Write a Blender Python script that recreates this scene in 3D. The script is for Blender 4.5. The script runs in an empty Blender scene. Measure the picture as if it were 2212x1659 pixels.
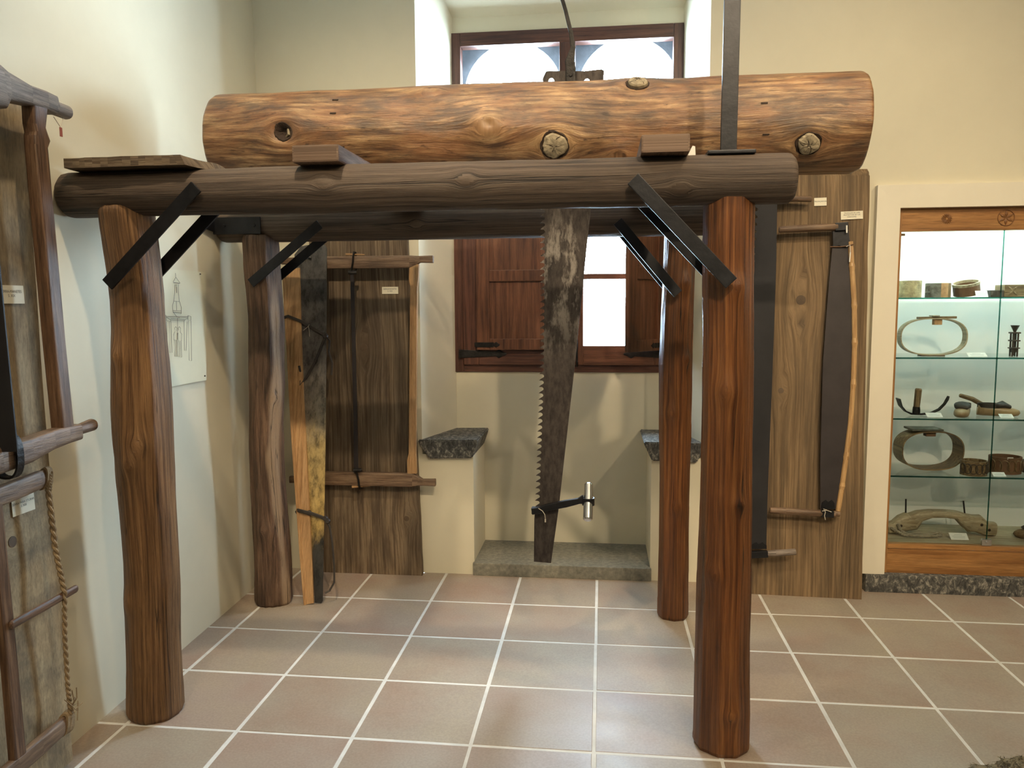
import bpy, bmesh, math, random
from mathutils import Vector, Matrix, noise
random.seed(7)
scene = bpy.context.scene
C = scene.collection

# ------------------------------------------------------------------ camera
FPX = 1661.0                      # focal length in pixels of the 2212 x 1659 photograph
YAW, PITCH, ROLL = -0.1154, 0.1004, -0.0053
CAM = Vector((1.2745, -4.1422, 1.4933))
_f = Vector((math.sin(YAW)*math.cos(PITCH), math.cos(YAW)*math.cos(PITCH), -math.sin(PITCH)))
_r0 = Vector((math.cos(YAW), -math.sin(YAW), 0)); _u0 = _r0.cross(_f)
_r = _r0*math.cos(ROLL)+_u0*math.sin(ROLL); _u = _u0*math.cos(ROLL)-_r0*math.sin(ROLL)
cd = bpy.data.cameras.new('camera'); cam = bpy.data.objects.new('camera', cd); C.objects.link(cam)
cd.sensor_fit = 'HORIZONTAL'; cd.sensor_width = 36; cd.lens = FPX*36/2212; cd.clip_start = 0.05; cd.clip_end = 200
cam.matrix_world = Matrix(((_r.x,_u.x,-_f.x,CAM.x),(_r.y,_u.y,-_f.y,CAM.y),(_r.z,_u.z,-_f.z,CAM.z),(0,0,0,1)))
scene.camera = cam

# ------------------------------------------------------------------ light and exposure
vs = scene.view_settings
vs.view_transform = 'Standard'; vs.look = 'None'; vs.gamma = 1.0; vs.use_curve_mapping = False
vs.exposure = 0.2
w = bpy.data.worlds.new('overcast_sky'); scene.world = w; w.use_nodes = True
bg = w.node_tree.nodes['Background']; bg.inputs[0].default_value = (0.61, 0.81, 1.0, 1); bg.inputs[1].default_value = 58.0
def lamp(name, kind, loc, power, col, **k):
    l = bpy.data.lights.new(name, kind); l.energy = power; l.color = col
    for a, b in k.items(): setattr(l, a, b)
    o = bpy.data.objects.new(name, l); C.objects.link(o); o.location = loc
    return o
def aim(o, tgt): o.rotation_euler = (Vector(tgt)-o.location).to_track_quat('-Z', 'Y').to_euler()
WARM = (1.0, 0.80, 0.53)
for x, y, z, tx, ty, tz, p, cone in ((0.40,-2.35,3.85, 0.15,-0.2,0.6, 165, 82), (2.45,-2.4,3.85, 2.4,-0.1,0.9, 130, 90),
                             (3.9,-3.0,3.85, 2.6,-0.4,1.3, 130, 92), (0.6,-4.4,3.85, 0.1,-1.4,0.3, 85, 62), (2.6,-5.6,3.85, 1.6,-1.2,0.7, 130, 75), (0.3,-4.1,3.85, -0.45,-2.1,0.5, 45, 50),
                             (3.3,-5.0,3.85, 3.15,0.1,0.55, 210, 36), (2.0,-4.5,3.85, 1.1,0.2,0.6, 270, 46)):  # these two are added fill, brightening the show case and the window niche
    o = lamp('ceiling_or_fill_spot', 'SPOT', (x,y,z), p, WARM, spot_size=math.radians(cone), spot_blend=0.9, shadow_soft_size=0.04); aim(o, (tx,ty,tz))
o = lamp('window_portal', 'AREA', (1.07, 0.47, 2.08), 1, (1,1,1), shape='RECTANGLE', size=1.5, size_y=2.1)
o.rotation_euler = (math.radians(-90), 0, 0); o.data.cycles.is_portal = True

# ------------------------------------------------------------------ photograph pixel -> place
def ray(px, py): return _r*((px-1106)/FPX) - _u*((py-829.5)/FPX) + _f
def Py(px, py, Y): d = ray(px,py); return CAM + d*((Y-CAM.y)/d.y)
def Pz(px, py, Z=0): d = ray(px,py); return CAM + d*((Z-CAM.z)/d.z)
def Pp(px, py, p0, n): d = ray(px,py); n = Vector(n); return CAM + d*((Vector(p0)-CAM).dot(n)/d.dot(n))

# ------------------------------------------------------------------ materials
MATS = {}
class NT:
    def __init__(s, name):
        s.m = bpy.data.materials.new(name); s.m.use_nodes = True; s.t = s.m.node_tree; s.N = s.t.nodes; s.L = s.t.links
        s.b = s.N['Principled BSDF']; MATS[name] = s.m
    def n(s, typ, **k):
        x = s.N.new('ShaderNode'+typ)
        for a, b in k.items(): setattr(x, a, b)
        return x
    def l(s, a, b): s.L.new(a, b)
    def noise(s, vec, scale, detail=4, rough=0.55, dist=0.0):
        x = s.n('TexNoise'); x.inputs['Scale'].default_value = scale; x.inputs['Detail'].default_value = detail
        x.inputs['Roughness'].default_value = rough; x.inputs['Distortion'].default_value = dist
        if vec: s.l(vec, x.inputs['Vector'])
        return x.outputs['Fac']
    def ramp(s, fac, stops, interp='LINEAR'):
        x = s.n('ValToRGB'); r = x.color_ramp; r.interpolation = interp
        while len(r.elements) < len(stops): r.elements.new(0.5)
        for e, (p, c) in zip(r.elements, stops):
            e.position = p; e.color = (c, c, c, 1) if isinstance(c, (int, float)) else (*c, 1)
        s.l(fac, x.inputs['Fac']); return x.outputs['Color']
    def mix(s, fac, a, b, mode='MIX'):
        x = s.n('Mix', data_type='RGBA', blend_type=mode)
        for sock, v in ((x.inputs[0], fac), (x.inputs[6], a), (x.inputs[7], b)):
            if isinstance(v, (int, float)): sock.default_value = v
            elif isinstance(v, tuple): sock.default_value = (*v, 1)
            else: s.l(v, sock)
        return x.outputs[2]
    def mapping(s, vec, sc, loc=(0,0,0)):
        x = s.n('Mapping'); x.inputs['Scale'].default_value = sc; x.inputs['Location'].default_value = loc; s.l(vec, x.inputs['Vector']); return x.outputs[0]
    def bump(s, h, strength, dist=0.01):
        x = s.n('Bump'); x.inputs['Strength'].default_value = strength; x.inputs['Distance'].default_value = dist
        s.l(h, x.inputs['Height']); s.l(x.outputs[0], s.b.inputs['Normal'])
    def col(s, c):
        if isinstance(c, tuple): s.b.inputs['Base Color'].default_value = (*c, 1)
        else: s.l(c, s.b.inputs['Base Color'])
    def rough(s, r):
        if isinstance(r, (int, float)): s.b.inputs['Roughness'].default_value = r
        else: s.l(r, s.b.inputs['Roughness'])

def wood(name, dark, mid, light, fu=3.0, fv=60.0, rough=0.6, bump=0.35, crack=0.0, patch=0.5, stain=None, pale=None, contrast=1.0, fleck=0.0, tint=None):
    t = NT(name); uv = t.n('UVMap').outputs[0]; ob = t.n('TexCoord').outputs['Object']
    rnd = t.n('ObjectInfo').outputs['Random']
    off = t.n('VectorMath', operation='SCALE'); off.inputs[0].default_value = (7.3, 3.1, 0); t.l(rnd, off.inputs['Scale'])
    ad = t.n('VectorMath', operation='ADD'); t.l(uv, ad.inputs[0]); t.l(off.outputs[0], ad.inputs[1]); v = ad.outputs[0]
    g1 = t.noise(t.mapping(v, (fu, fv, 1)), 1.0, 5, 0.6, 0.12)
    g2 = t.noise(t.mapping(v, (fu*3.5, fv*4, 1)), 1.0, 3, 0.6)
    big = t.noise(t.mapping(v, (fu*0.9, fv*0.12, 1)), 1.0, 3, 0.5, 0.2)
    k = 0.16/contrast
    c1 = t.ramp(g1, [(0.5-k, dark), (0.5, mid), (0.5+k, light)])
    fine = t.ramp(g2, [(0.35, 0.72), (0.6, 1.0)])
    c2 = t.mix(0.75, c1, fine, 'MULTIPLY')
    g3 = t.noise(t.mapping(v, (fu*9, fv*9, 1), (1,4,0)), 1.0, 3, 0.7)
    c2 = t.mix(0.6, c2, t.ramp(g3, [(0.34, 0.62), (0.5, 1.0), (0.68, 1.22)]), 'MULTIPLY')
    c3 = t.mix(patch, c2, t.ramp(big, [(0.33, 0.42), (0.5, 0.9), (0.66, 1.35)]), 'MULTIPLY')
    if tint:
        c3 = t.mix(t.ramp(t.noise(t.mapping(ob, (0.6,1,1), (4,2,8)), 6.5, 4, 0.6), [(0.44, 0.0), (0.62, 0.6)]), c3, t.mix(1.0, tint, fine, 'MULTIPLY'))
    if stain:
        sm = t.noise(t.mapping(v, (fu*0.9, fv*0.22, 1), (6,6,0)), 1.0, 5, 0.65)
        c3 = t.mix(t.ramp(sm, [(0.48, 0.0), (0.64, 0.75)]), c3, t.mix(0.8, stain, fine, 'MULTIPLY'))
    if pale:
        at = t.n('Attribute', attribute_name='pale'); c3 = t.mix(at.outputs['Fac'], c3, t.mix(0.6, pale, fine, 'MULTIPLY'))
    if fleck:
        fn = t.noise(t.mapping(v, (fu*2.6, fv*0.9, 1), (5,1,0)), 1.0, 4, 0.65)
        c3 = t.mix(t.ramp(fn, [(0.60, 0.0), (0.70, fleck)]), c3, tuple(x*0.35 for x in dark))
        f2 = t.noise(t.mapping(v, (fu*9, fv*3.2, 1), (2,8,0)), 1.0, 3, 0.6)
        c3 = t.mix(t.ramp(f2, [(0.67, 0.0), (0.74, fleck)]), c3, tuple(x*0.3 for x in dark))
    h = g1
    hm = t.n('Math', operation='ADD'); t.l(g1, hm.inputs[0]); t.l(g2, hm.inputs[1]); hm2 = t.n('Math', operation='MULTIPLY_ADD'); t.l(g3, hm2.inputs[0]); hm2.inputs[1].default_value = 0.5; t.l(hm.outputs[0], hm2.inputs[2]); h = hm2.outputs[0]
    if crack > 0:
        cn = t.noise(t.mapping(v, (fu*0.28, fv*0.30, 1), (3,5,0)), 1.0, 3, 0.5, 0.3)
        d = t.n('Math', operation='SUBTRACT'); t.l(cn, d.inputs[0]); d.inputs[1].default_value = 0.5
        a = t.n('Math', operation='ABSOLUTE'); t.l(d.outputs[0], a.inputs[0])
        msk = t.noise(t.mapping(v, (fu*0.45, fv*0.11, 1), (9,2,0)), 1.0, 2)
        line = t.ramp(a.outputs[0], [(0.0, 1.0), (0.013, 0.0)]); gate = t.ramp(msk, [(0.47, 0.0), (0.53, 1.0)])
        cm = t.mix(1.0, line, gate, 'MULTIPLY'); cf = t.mix(1.0, cm, (crack,)*3, 'MULTIPLY')
        c3 = t.mix(cf, c3, (0.012, 0.007, 0.004))
        s2 = t.n('Math', operation='SUBTRACT'); t.l(h, s2.inputs[0]); t.l(cf, s2.inputs[1]); h = s2.outputs[0]
    t.col(c3); t.rough(rough); t.bump(h, bump, 0.006)
    return t.m
def plain(name, c, rough=0.6, metal=0.0, var=0.0, vs_=8.0, bump=0.0, bs=60.0, trans=0.0, emit=None):
    t = NT(name); ob = t.n('TexCoord').outputs['Object']
    if var: t.col(t.mix(t.ramp(t.noise(ob, vs_, 5, 0.6), [(0.3, 0.0), (0.7, 1.0)]), tuple(x*(1-var) for x in c), tuple(min(1, x*(1+var)) for x in c)))
    else: t.col(c)
    t.rough(rough); t.b.inputs['Metallic'].default_value = metal
    if bump: t.bump(t.noise(ob, bs, 4, 0.6), bump, 0.004)
    if emit: t.b.inputs['Emission Color'].default_value = (*emit[0], 1); t.b.inputs['Emission Strength'].default_value = emit[1]
    return t.m

wood('log_wood', (0.105,0.052,0.0266), (0.3,0.165,0.0779), (0.54,0.345,0.1757), fu=5.0, fv=52, rough=0.38, bump=0.4, crack=0.25, patch=0.75, stain=(0.085,0.06,0.045), contrast=1.1, fleck=0.8, tint=(0.28,0.125,0.055))
wood('beam_wood', (0.0462,0.0288,0.0192), (0.099,0.0666,0.0459), (0.1485,0.1056,0.0744), fu=1.6, fv=90, rough=0.66, bump=0.5, crack=1.0, patch=0.4, fleck=0.6)
wood('post_brown_wood', (0.1156,0.0536,0.0219), (0.2494,0.1263,0.0506), (0.3649,0.198,0.0842), fu=2.4, fv=95, rough=0.58, bump=0.75, crack=0.8, patch=0.5, fleck=0.7)
wood('post_bark_wood', (0.0605,0.0324,0.021), (0.1485,0.0832,0.0504), (0.231,0.1404,0.0893), fu=3.4, fv=70, rough=0.62, bump=0.8, crack=0.8, patch=0.6, pale=(0.36,0.25,0.165), fleck=0.6)
wood('post_red_wood', (0.0744,0.0228,0.0069), (0.1708,0.0607,0.0174), (0.2539,0.1035,0.0316), fu=1.8, fv=90, rough=0.38, bump=0.4, crack=1.0, patch=0.6, fleck=0.5)
wood('plank_grey_wood', (0.1207,0.0754,0.0376), (0.2415,0.1568,0.0816), (0.3333,0.2245,0.1213), fu=2.0, fv=95, rough=0.75, bump=0.45, crack=0.4, patch=0.5, stain=(0.12,0.082,0.046), contrast=0.8)
wood('plank_tan_wood', (0.2856,0.2048,0.114), (0.4012,0.3008,0.1767), (0.476,0.3648,0.2166), fu=6, fv=24, rough=0.78, bump=0.2, crack=0.1, patch=0.25, stain=(0.16,0.125,0.085), contrast=0.7)
wood('plank_dark_wood', (0.1035,0.0649,0.0368), (0.2012,0.1416,0.0862), (0.276,0.203,0.1323), fu=2.0, fv=90, rough=0.7, bump=0.4, crack=0.2, patch=0.6, stain=(0.07,0.045,0.028))
wood('pale_wood', (0.34,0.18,0.075), (0.52,0.30,0.135), (0.60,0.37,0.18), fu=3, fv=55, rough=0.5, bump=0.12, patch=0.2)
wood('saw_frame_wood', (0.10,0.055,0.03), (0.21,0.13,0.08), (0.30,0.20,0.125), fu=4, fv=60, rough=0.5, bump=0.3, patch=0.5)
wood('saw_frame_grey_wood', (0.13,0.10,0.08), (0.25,0.20,0.165), (0.34,0.28,0.235), fu=4, fv=60, rough=0.55, bump=0.3, patch=0.5)
wood('saw_frame_red_wood', (0.07,0.036,0.02), (0.155,0.082,0.045), (0.24,0.14,0.08), fu=4, fv=60, rough=0.42, bump=0.25, patch=0.5)
wood('window_wood', (0.0467,0.0161,0.0102), (0.0935,0.034,0.0204), (0.1318,0.051,0.0306), fu=2.5, fv=55, rough=0.42, bump=0.15, patch=0.5)
wood('window_light_wood', (0.06,0.0208,0.0104), (0.116,0.044,0.0208), (0.16,0.0656,0.032), fu=2.5, fv=50, rough=0.42, bump=0.15, patch=0.5)
wood('case_wood', (0.26,0.11,0.032), (0.40,0.19,0.06), (0.47,0.24,0.082), fu=1.6, fv=26, rough=0.42, bump=0.08, patch=0.35)
wood('block_wood', (0.12,0.07,0.045), (0.20,0.125,0.082), (0.27,0.175,0.12), fu=4, fv=50, rough=0.65, bump=0.3, patch=0.5)
wood('bamboo', (0.40,0.22,0.09), (0.56,0.34,0.15), (0.66,0.43,0.21), fu=3, fv=120, rough=0.4, bump=0.1, patch=0.2)
wood('olive_wood', (0.10,0.055,0.022), (0.22,0.14,0.06), (0.34,0.24,0.12), fu=6, fv=50, rough=0.5, bump=0.3, patch=0.6)
wood('ash_wood', (0.30,0.23,0.13), (0.45,0.37,0.235), (0.54,0.46,0.31), fu=5, fv=60, rough=0.5, bump=0.2, patch=0.4)
plain('end_grain', (0.30,0.18,0.095), 0.75, var=0.35, vs_=22, bump=0.5, bs=45)
plain('knot_cut', (0.30,0.245,0.16), 0.8, var=0.45, vs_=30, bump=0.9, bs=55)
plain('knot_dark', (0.035,0.02,0.012), 0.9, var=0.6, vs_=30, bump=1.0, bs=40)
plain('black_iron', (0.022,0.022,0.025), 0.42, 0.6, var=0.35, vs_=12, bump=0.15, bs=60)
plain('wrought_iron', (0.026,0.024,0.023), 0.45, 0.75, var=0.5, vs_=25, bump=0.5, bs=80)
plain('bright_steel', (0.62,0.62,0.62), 0.22, 1.0, var=0.1, vs_=20, bump=0.05)
plain('pencil', (0.16,0.15,0.13), 0.9)
plain('ink', (0.06,0.055,0.05), 0.9)
plain('cord', (0.62,0.56,0.46), 0.9, var=0.2, bump=0.3)
plain('leather', (0.035,0.027,0.022), 0.55, var=0.5, bump=0.4, bs=70)
plain('leather_brown', (0.15,0.075,0.035), 0.6, var=0.4, bump=0.4, bs=70)
plain('red_tag', (0.35,0.11,0.09), 0.7)
plain('rope', (0.30,0.21,0.115), 0.9, var=0.35, vs_=30, bump=0.8, bs=150)
plain('rope_grey', (0.30,0.26,0.19), 0.9, var=0.3, vs_=30, bump=0.8, bs=150)
plain('white_paint', (0.80,0.74,0.60), 0.5, var=0.02, bump=0.03, bs=20)
plain('case_lining', (0.86,0.87,0.84), 0.7)
plain('white_tag', (0.82,0.80,0.74), 0.7)
plain('outer_stone', (0.06,0.062,0.066), 0.9, var=0.35, vs_=14, bump=0.7, bs=30)
plain('cork', (0.36,0.30,0.17), 0.85, var=0.5, vs_=28, bump=1.0, bs=60)
plain('grey_hide', (0.16,0.15,0.12), 0.8, var=0.4, vs_=30, bump=0.7, bs=60)
plain('tan_hide', (0.46,0.27,0.13), 0.75, var=0.3, vs_=30, bump=0.5, bs=60)
plain('horn', (0.36,0.25,0.13), 0.35, var=0.3, vs_=12, bump=0.1)
plain('dark_wood_plain', (0.06,0.045,0.032), 0.55, var=0.4, vs_=30, bump=0.5, bs=60)
plain('tube_light', (0.9,0.95,0.95), 0.5, emit=((0.72,1.0,0.97), 48.0))
# paper, plaster, tiles, grout, stone, blades
plain('card_paper', (0.82,0.76,0.60), 0.7, var=0.03)
plain('drawing_paper', (0.72,0.69,0.52), 0.8, var=0.05, vs_=4)
def plaster(name, c, b=0.10):
    t = NT(name); ob = t.n('TexCoord').outputs['Object']
    f1 = t.ramp(t.noise(ob, 1.3, 5, 0.6), [(0.3, 0.965), (0.7, 1.02)]); f2 = t.ramp(t.noise(ob, 9, 4, 0.6), [(0.3, 0.985), (0.7, 1.01)])
    t.col(t.mix(1.0, t.mix(1.0, c, f1, 'MULTIPLY'), f2, 'MULTIPLY')); t.rough(0.85)
    a = t.n('Math', operation='ADD'); t.l(t.noise(ob, 2.2, 3, 0.5), a.inputs[0])
    m = t.n('Math', operation='MULTIPLY'); t.l(t.noise(ob, 160, 3, 0.6), m.inputs[0]); m.inputs[1].default_value = 0.06; t.l(m.outputs[0], a.inputs[1])
    t.bump(a.outputs[0], b, 0.03)
plaster('plaster_cream', (0.71,0.655,0.50)); plaster('plaster_white', (0.80,0.755,0.62)); plaster('ceiling_white', (0.78,0.76,0.70))
t = NT('floor_tile'); ob = t.n('TexCoord').outputs['Object']; rnd = t.n('ObjectInfo').outputs['Random']
base = t.ramp(rnd, [(0.0, (0.328,0.268,0.211)), (0.35, (0.357,0.292,0.230)), (0.6, (0.353,0.298,0.234)), (0.8, (0.353,0.272,0.221)), (1.0, (0.340,0.282,0.223))])
o4 = t.n('VectorMath', operation='SCALE'); o4.inputs[0].default_value = (31,17,9); t.l(rnd, o4.inputs['Scale'])
o5 = t.n('VectorMath', operation='ADD'); t.l(ob, o5.inputs[0]); t.l(o4.outputs[0], o5.inputs[1])
cl = t.ramp(t.noise(o5.outputs[0], 3.2, 4, 0.5), [(0.3, (0.95,0.83,0.80)), (0.55, (1,1,1)), (0.75, (1.04,1.05,0.98))])
sp = t.ramp(t.noise(o5.outputs[0], 120, 3, 0.6), [(0.35, 0.9), (0.65, 1.06)])
t.col(t.mix(1.0, t.mix(1.0, base, cl, 'MULTIPLY'), sp, 'MULTIPLY')); t.rough(t.ramp(t.noise(o5.outputs[0], 6, 4), [(0.3, 0.36), (0.7, 0.5)])); t.bump(t.noise(o5.outputs[0], 70, 4, 0.6), 0.12, 0.003)
plain('grout', (0.64,0.625,0.59), 0.85, var=0.12, vs_=9, bump=0.3, bs=80)
t = NT('dark_stone'); ob = t.n('TexCoord').outputs['Object']
vo = t.n('TexVoronoi'); vo.inputs['Scale'].default_value = 90; t.l(t.mapping(ob, (1,1,0.5)), vo.inputs['Vector'])
n1 = t.noise(t.mapping(ob, (1,1,0.6)), 48, 4, 0.75, 0.6); t.col(t.ramp(n1, [(0.36, (0.04,0.04,0.04)), (0.52, (0.12,0.117,0.106)), (0.66, (0.42,0.39,0.33))])); t.rough(0.75)
t.bump(n1, 0.9, 0.008)
t = NT('grey_stone'); ob = t.n('TexCoord').outputs['Object']
n1 = t.noise(ob, 40, 5, 0.7); t.col(t.ramp(n1, [(0.3, (0.13,0.125,0.105)), (0.55, (0.215,0.205,0.165)), (0.75, (0.30,0.285,0.23))])); t.rough(0.8); t.bump(n1, 0.6, 0.006)
t = NT('saw_steel'); ob = t.n('TexCoord').outputs['Object']
n1 = t.noise(t.mapping(ob, (6,6,2.2)), 1.6, 6, 0.7); n2 = t.noise(t.mapping(ob, (24,24,9)), 2.0, 5, 0.7)
c = t.ramp(n2, [(0.35, (0.024,0.018,0.016)), (0.6, (0.066,0.053,0.046))]); gr = t.n('SeparateXYZ'); t.l(ob, gr.inputs[0])
mp = t.n('MapRange'); mp.inputs['From Max'].default_value = 2.0; t.l(gr.outputs['Z'], mp.inputs['Value'])
hi = t.ramp(mp.outputs[0], [(0.0, 0.0), (0.42, 0.0), (0.55, 1.0), (0.66, 0.9), (0.74, 0.2), (1.0, 0.0)])
pt = t.mix(1.0, t.ramp(n1, [(0.5, 0.0), (0.58, 1.0)]), hi, 'MULTIPLY')
t.col(t.mix(pt, c, (0.27,0.24,0.21))); t.rough(0.62); t.b.inputs['Metallic'].default_value = 0.35; t.bump(n2, 0.3, 0.003)
t = NT('brass_rust_steel'); ob = t.n('TexCoord').outputs['Object']; gr = t.n('SeparateXYZ'); t.l(ob, gr.inputs[0])
n1 = t.noise(t.mapping(ob, (3,3,1)), 6, 6, 0.7); mp = t.n('MapRange'); mp.inputs['From Max'].default_value = 1.8; t.l(gr.outputs['Z'], mp.inputs['Value'])
ad = t.n('Math', operation='ADD'); t.l(mp.outputs[0], ad.inputs[0]); m2 = t.n('Math', operation='MULTIPLY_ADD'); t.l(n1, m2.inputs[0]); m2.inputs[1].default_value = 0.24; m2.inputs[2].default_value = -0.12; t.l(m2.outputs[0], ad.inputs[1])
bc = t.ramp(ad.outputs[0], [(0.0, (0.045,0.042,0.04)), (0.15, (0.06,0.054,0.046)), (0.22, (0.52,0.35,0.12)), (0.42, (0.48,0.35,0.15)), (0.52, (0.30,0.255,0.19)), (0.66, (0.17,0.155,0.14)), (1.0, (0.085,0.08,0.076))])
t.col(t.mix(0.85, bc, t.ramp(t.noise(t.mapping(ob, (2,2,0.8), (3,3,3)), 14, 6, 0.75), [(0.36, 0.25), (0.52, 0.95), (0.68, 1.35)]), 'MULTIPLY')); t.rough(0.35); t.b.inputs['Metallic'].default_value = 0.3; t.bump(n1, 0.2, 0.002)
plain('dark_blade', (0.040,0.033,0.034), 0.55, 0.3, var=0.25, vs_=6, bump=0.1)
plain('black_blade', (0.022,0.021,0.024), 0.55, 0.3, var=0.25, vs_=6, bump=0.1)
t = NT('fur'); ob = t.n('TexCoord').outputs['Object']; n1 = t.noise(t.mapping(ob, (1,1,3)), 14, 5, 0.7)
t.col(t.ramp(n1, [(0.36, (0.05,0.033,0.022)), (0.44, (0.26,0.21,0.125)), (0.7, (0.42,0.36,0.24))])); t.rough(0.95); t.bump(t.noise(ob, 160, 3), 1.0, 0.01)
def glass(name, tint, k=1.0):
    t = NT(name); t.N.remove(t.b); out = t.N['Material Output']
    tr = t.n('BsdfTransparent'); tr.inputs[0].default_value = (*tint, 1); gl = t.n('BsdfGlossy'); gl.inputs['Roughness'].default_value = 0.02
    fr = t.n('Fresnel'); fr.inputs['IOR'].default_value = 1.45; mu = t.n('Math', operation='MULTIPLY'); t.l(fr.outputs[0], mu.inputs[0]); mu.inputs[1].default_value = k
    mx = t.n('MixShader'); t.l(mu.outputs[0], mx.inputs[0]); t.l(tr.outputs[0], mx.inputs[1]); t.l(gl.outputs[0], mx.inputs[2]); t.l(mx.outputs[0], out.inputs[0])
glass('window_glass', (0.96,0.98,0.98)); glass('case_glass', (0.95,0.985,0.97), 0.8); glass('shelf_glass', (0.95,0.99,0.985), 0.6); glass('glass_edge', (0.20,0.42,0.37), 0.5)

# ------------------------------------------------------------------ geometry helpers
def finish(o, verts, origin, parent):
    o.location = origin
    if parent is not None:
        o.parent = parent; pw = Vector(parent.get('_w', (0,0,0))); o.location = Vector(origin)-pw
    o['_w'] = list(origin)
def make(name, verts, faces, mat, parent=None, grain=None, smooth=False, loopuv=None, mats=None, fmat=None, attr=None, origin=None):
    """one mesh object; its origin is at its base"""
    verts = [Vector(v) for v in verts]
    if origin is None:
        xs = [v.x for v in verts]; ys = [v.y for v in verts]; zs = [v.z for v in verts]
        origin = Vector(((min(xs)+max(xs))/2, (min(ys)+max(ys))/2, min(zs)))
    me = bpy.data.meshes.new(name); me.from_pydata([v-origin for v in verts], [], faces)
    uvl = me.uv_layers.new(name='UVMap')
    if loopuv is not None:
        for i, q in enumerate(loopuv): uvl.data[i].uv = q
    else:
        if grain is None:
            d = [max(v[i] for v in verts)-min(v[i] for v in verts) for i in range(3)]; g = Vector((0,0,0)); g[d.index(max(d))] = 1.0
        else: g = Vector(grain).normalized()
        for p in me.polygons:
            n = p.normal; s = n.cross(g)
            if s.length < 0.3: s = Vector((0,0,1)) if abs(n.z) < 0.7 else Vector((0,1,0))
            s.normalize()
            for li in p.loop_indices:
                q = me.vertices[me.loops[li].vertex_index].co
                uvl.data[li].uv = (q.dot(g), q.dot(s)+n.x*0.3+n.y*0.7)
    for m_ in (mats or [mat]): me.materials.append(MATS[m_])
    if fmat:
        for p, k in zip(me.polygons, fmat): p.material_index = k
    if smooth:
        for p in me.polygons: p.use_smooth = True
    if attr:
        for an, vals in attr.items():
            a = me.attributes.new(an, 'FLOAT', 'POINT')
            for i, q in enumerate(vals): a.data[i].value = q
    o = bpy.data.objects.new(name, me); C.objects.link(o); finish(o, verts, origin, parent)
    if smooth == 'auto':
        me.set_sharp_from_angle(angle=math.radians(40))
    return o
class B:
    """collects shapes that belong to one part"""
    def __init__(s): s.v = []; s.f = []
    def add(s, v, f):
        k = len(s.v); s.v += [Vector(q) for q in v]; s.f += [tuple(i+k for i in q) for q in f]; return s
    def box(s, a, b, bev=0.0, mat=None):
        bm = bmesh.new(); bmesh.ops.create_cube(bm, size=1)
        a = Vector(a); b = Vector(b); c = (a+b)/2; d = b-a
        for v in bm.verts: v.co = Vector((v.co.x*d.x, v.co.y*d.y, v.co.z*d.z))+c
        if bev: bmesh.ops.bevel(bm, geom=bm.edges[:], offset=bev, segments=2, affect='EDGES', profile=0.7)
        if mat is not None: bmesh.ops.transform(bm, matrix=mat, verts=bm.verts)
        bm.verts.ensure_lookup_table(); bm.verts.index_update()
        s.add([v.co.copy() for v in bm.verts], [tuple(v.index for v in f.verts) for f in bm.faces]); bm.free(); return s
    def bar(s, p, q, w, t, side, bev=0.0):
        """rectangular bar from p to q; w across, t along side"""
        p = Vector(p); q = Vector(q); z = (q-p); L = z.length; z.normalize(); y = Vector(side); y = (y-z*y.dot(z)).normalized(); x = y.cross(z)
        m = Matrix(((x.x,y.x,z.x,p.x),(x.y,y.y,z.y,p.y),(x.z,y.z,z.z,p.z),(0,0,0,1)))
        return s.box((-w/2,-t/2,0), (w/2,t/2,L), bev, m)
    def loft(s, pts, secs, n=16, up=(0,0,1), cap=True, round0=0, round1=0):
        """secs: (half width, half height, exponent) at each point"""
        pts = [Vector(p) for p in pts]; up = Vector(up)
        if isinstance(secs, tuple): secs = [secs]*len(pts)
        P = list(pts); S = list(secs)
        def rnd(p, t, sc, r, sgn):
            out = []
            for a in (80, 62, 42, 20):
                a = math.radians(a); out.append((p+t*sgn*r*math.sin(a), (sc[0]*math.cos(a), sc[1]*math.cos(a), sc[2])))
            return out
        T = [(P[min(i+1,len(P)-1)]-P[max(i-1,0)]).normalized() for i in range(len(P))]
        if round0:
            e = rnd(P[0], T[0], S[0], round0, -1); P = [a for a, b in e]+P; S = [b for a, b in e]+S; T = [T[0]]*4+T
        if round1:
            e = rnd(P[-1], T[-1], S[-1], round1, 1)[::-1]; P += [a for a, b in e]; S += [b for a, b in e]; T += [T[-1]]*4
        v = []
        for p, t, (a, b, e) in zip(P, T, S):
            side = t.cross(up)
            if side.length < 1e-3: side = t.cross(Vector((0,1,0)))
            side.normalize(); u2 = side.cross(t)
            for k in range(n):
                th = 2*math.pi*(k+0.5)/n; c, si = math.cos(th), math.sin(th)
                v.append(p+side*(a*math.copysign(abs(c)**(2/e), c))+u2*(b*math.copysign(abs(si)**(2/e), si)))
        f = []
        for i in range(len(P)-1):
            for k in range(n): f.append((i*n+k, i*n+(k+1)%n, (i+1)*n+(k+1)%n, (i+1)*n+k))
        if cap: f.append(tuple(range(n))[::-1]); f.append(tuple((len(P)-1)*n+k for k in range(n)))
        return s.add(v, [tuple(reversed(q)) for q in f])
    def tube(s, pts, r, n=8, cap=True):
        pts = [Vector(p) for p in pts]; t = (pts[-1]-pts[0]).normalized(); up = Vector((0,1,0)) if abs(t.y) < 0.8 else Vector((0,0,1))
        rr = r if isinstance(r, (list, tuple)) else [r]*len(pts)
        return s.loft(pts, [(q,q,2) for q in rr], n, up, cap)
    def prism(s, outline, to3, depth):
        """closed outline of 2-D points extruded; to3(u, v, w) gives the place"""
        n = len(outline); v = [to3(a,b,0) for a,b in outline]+[to3(a,b,depth) for a,b in outline]
        f = [tuple(range(n)), tuple(range(2*n-1, n-1, -1))]+[(i, n+i, n+(i+1)%n, (i+1)%n) for i in range(n)]
        k = len(s.v); s.add(v, f)
        return s
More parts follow.
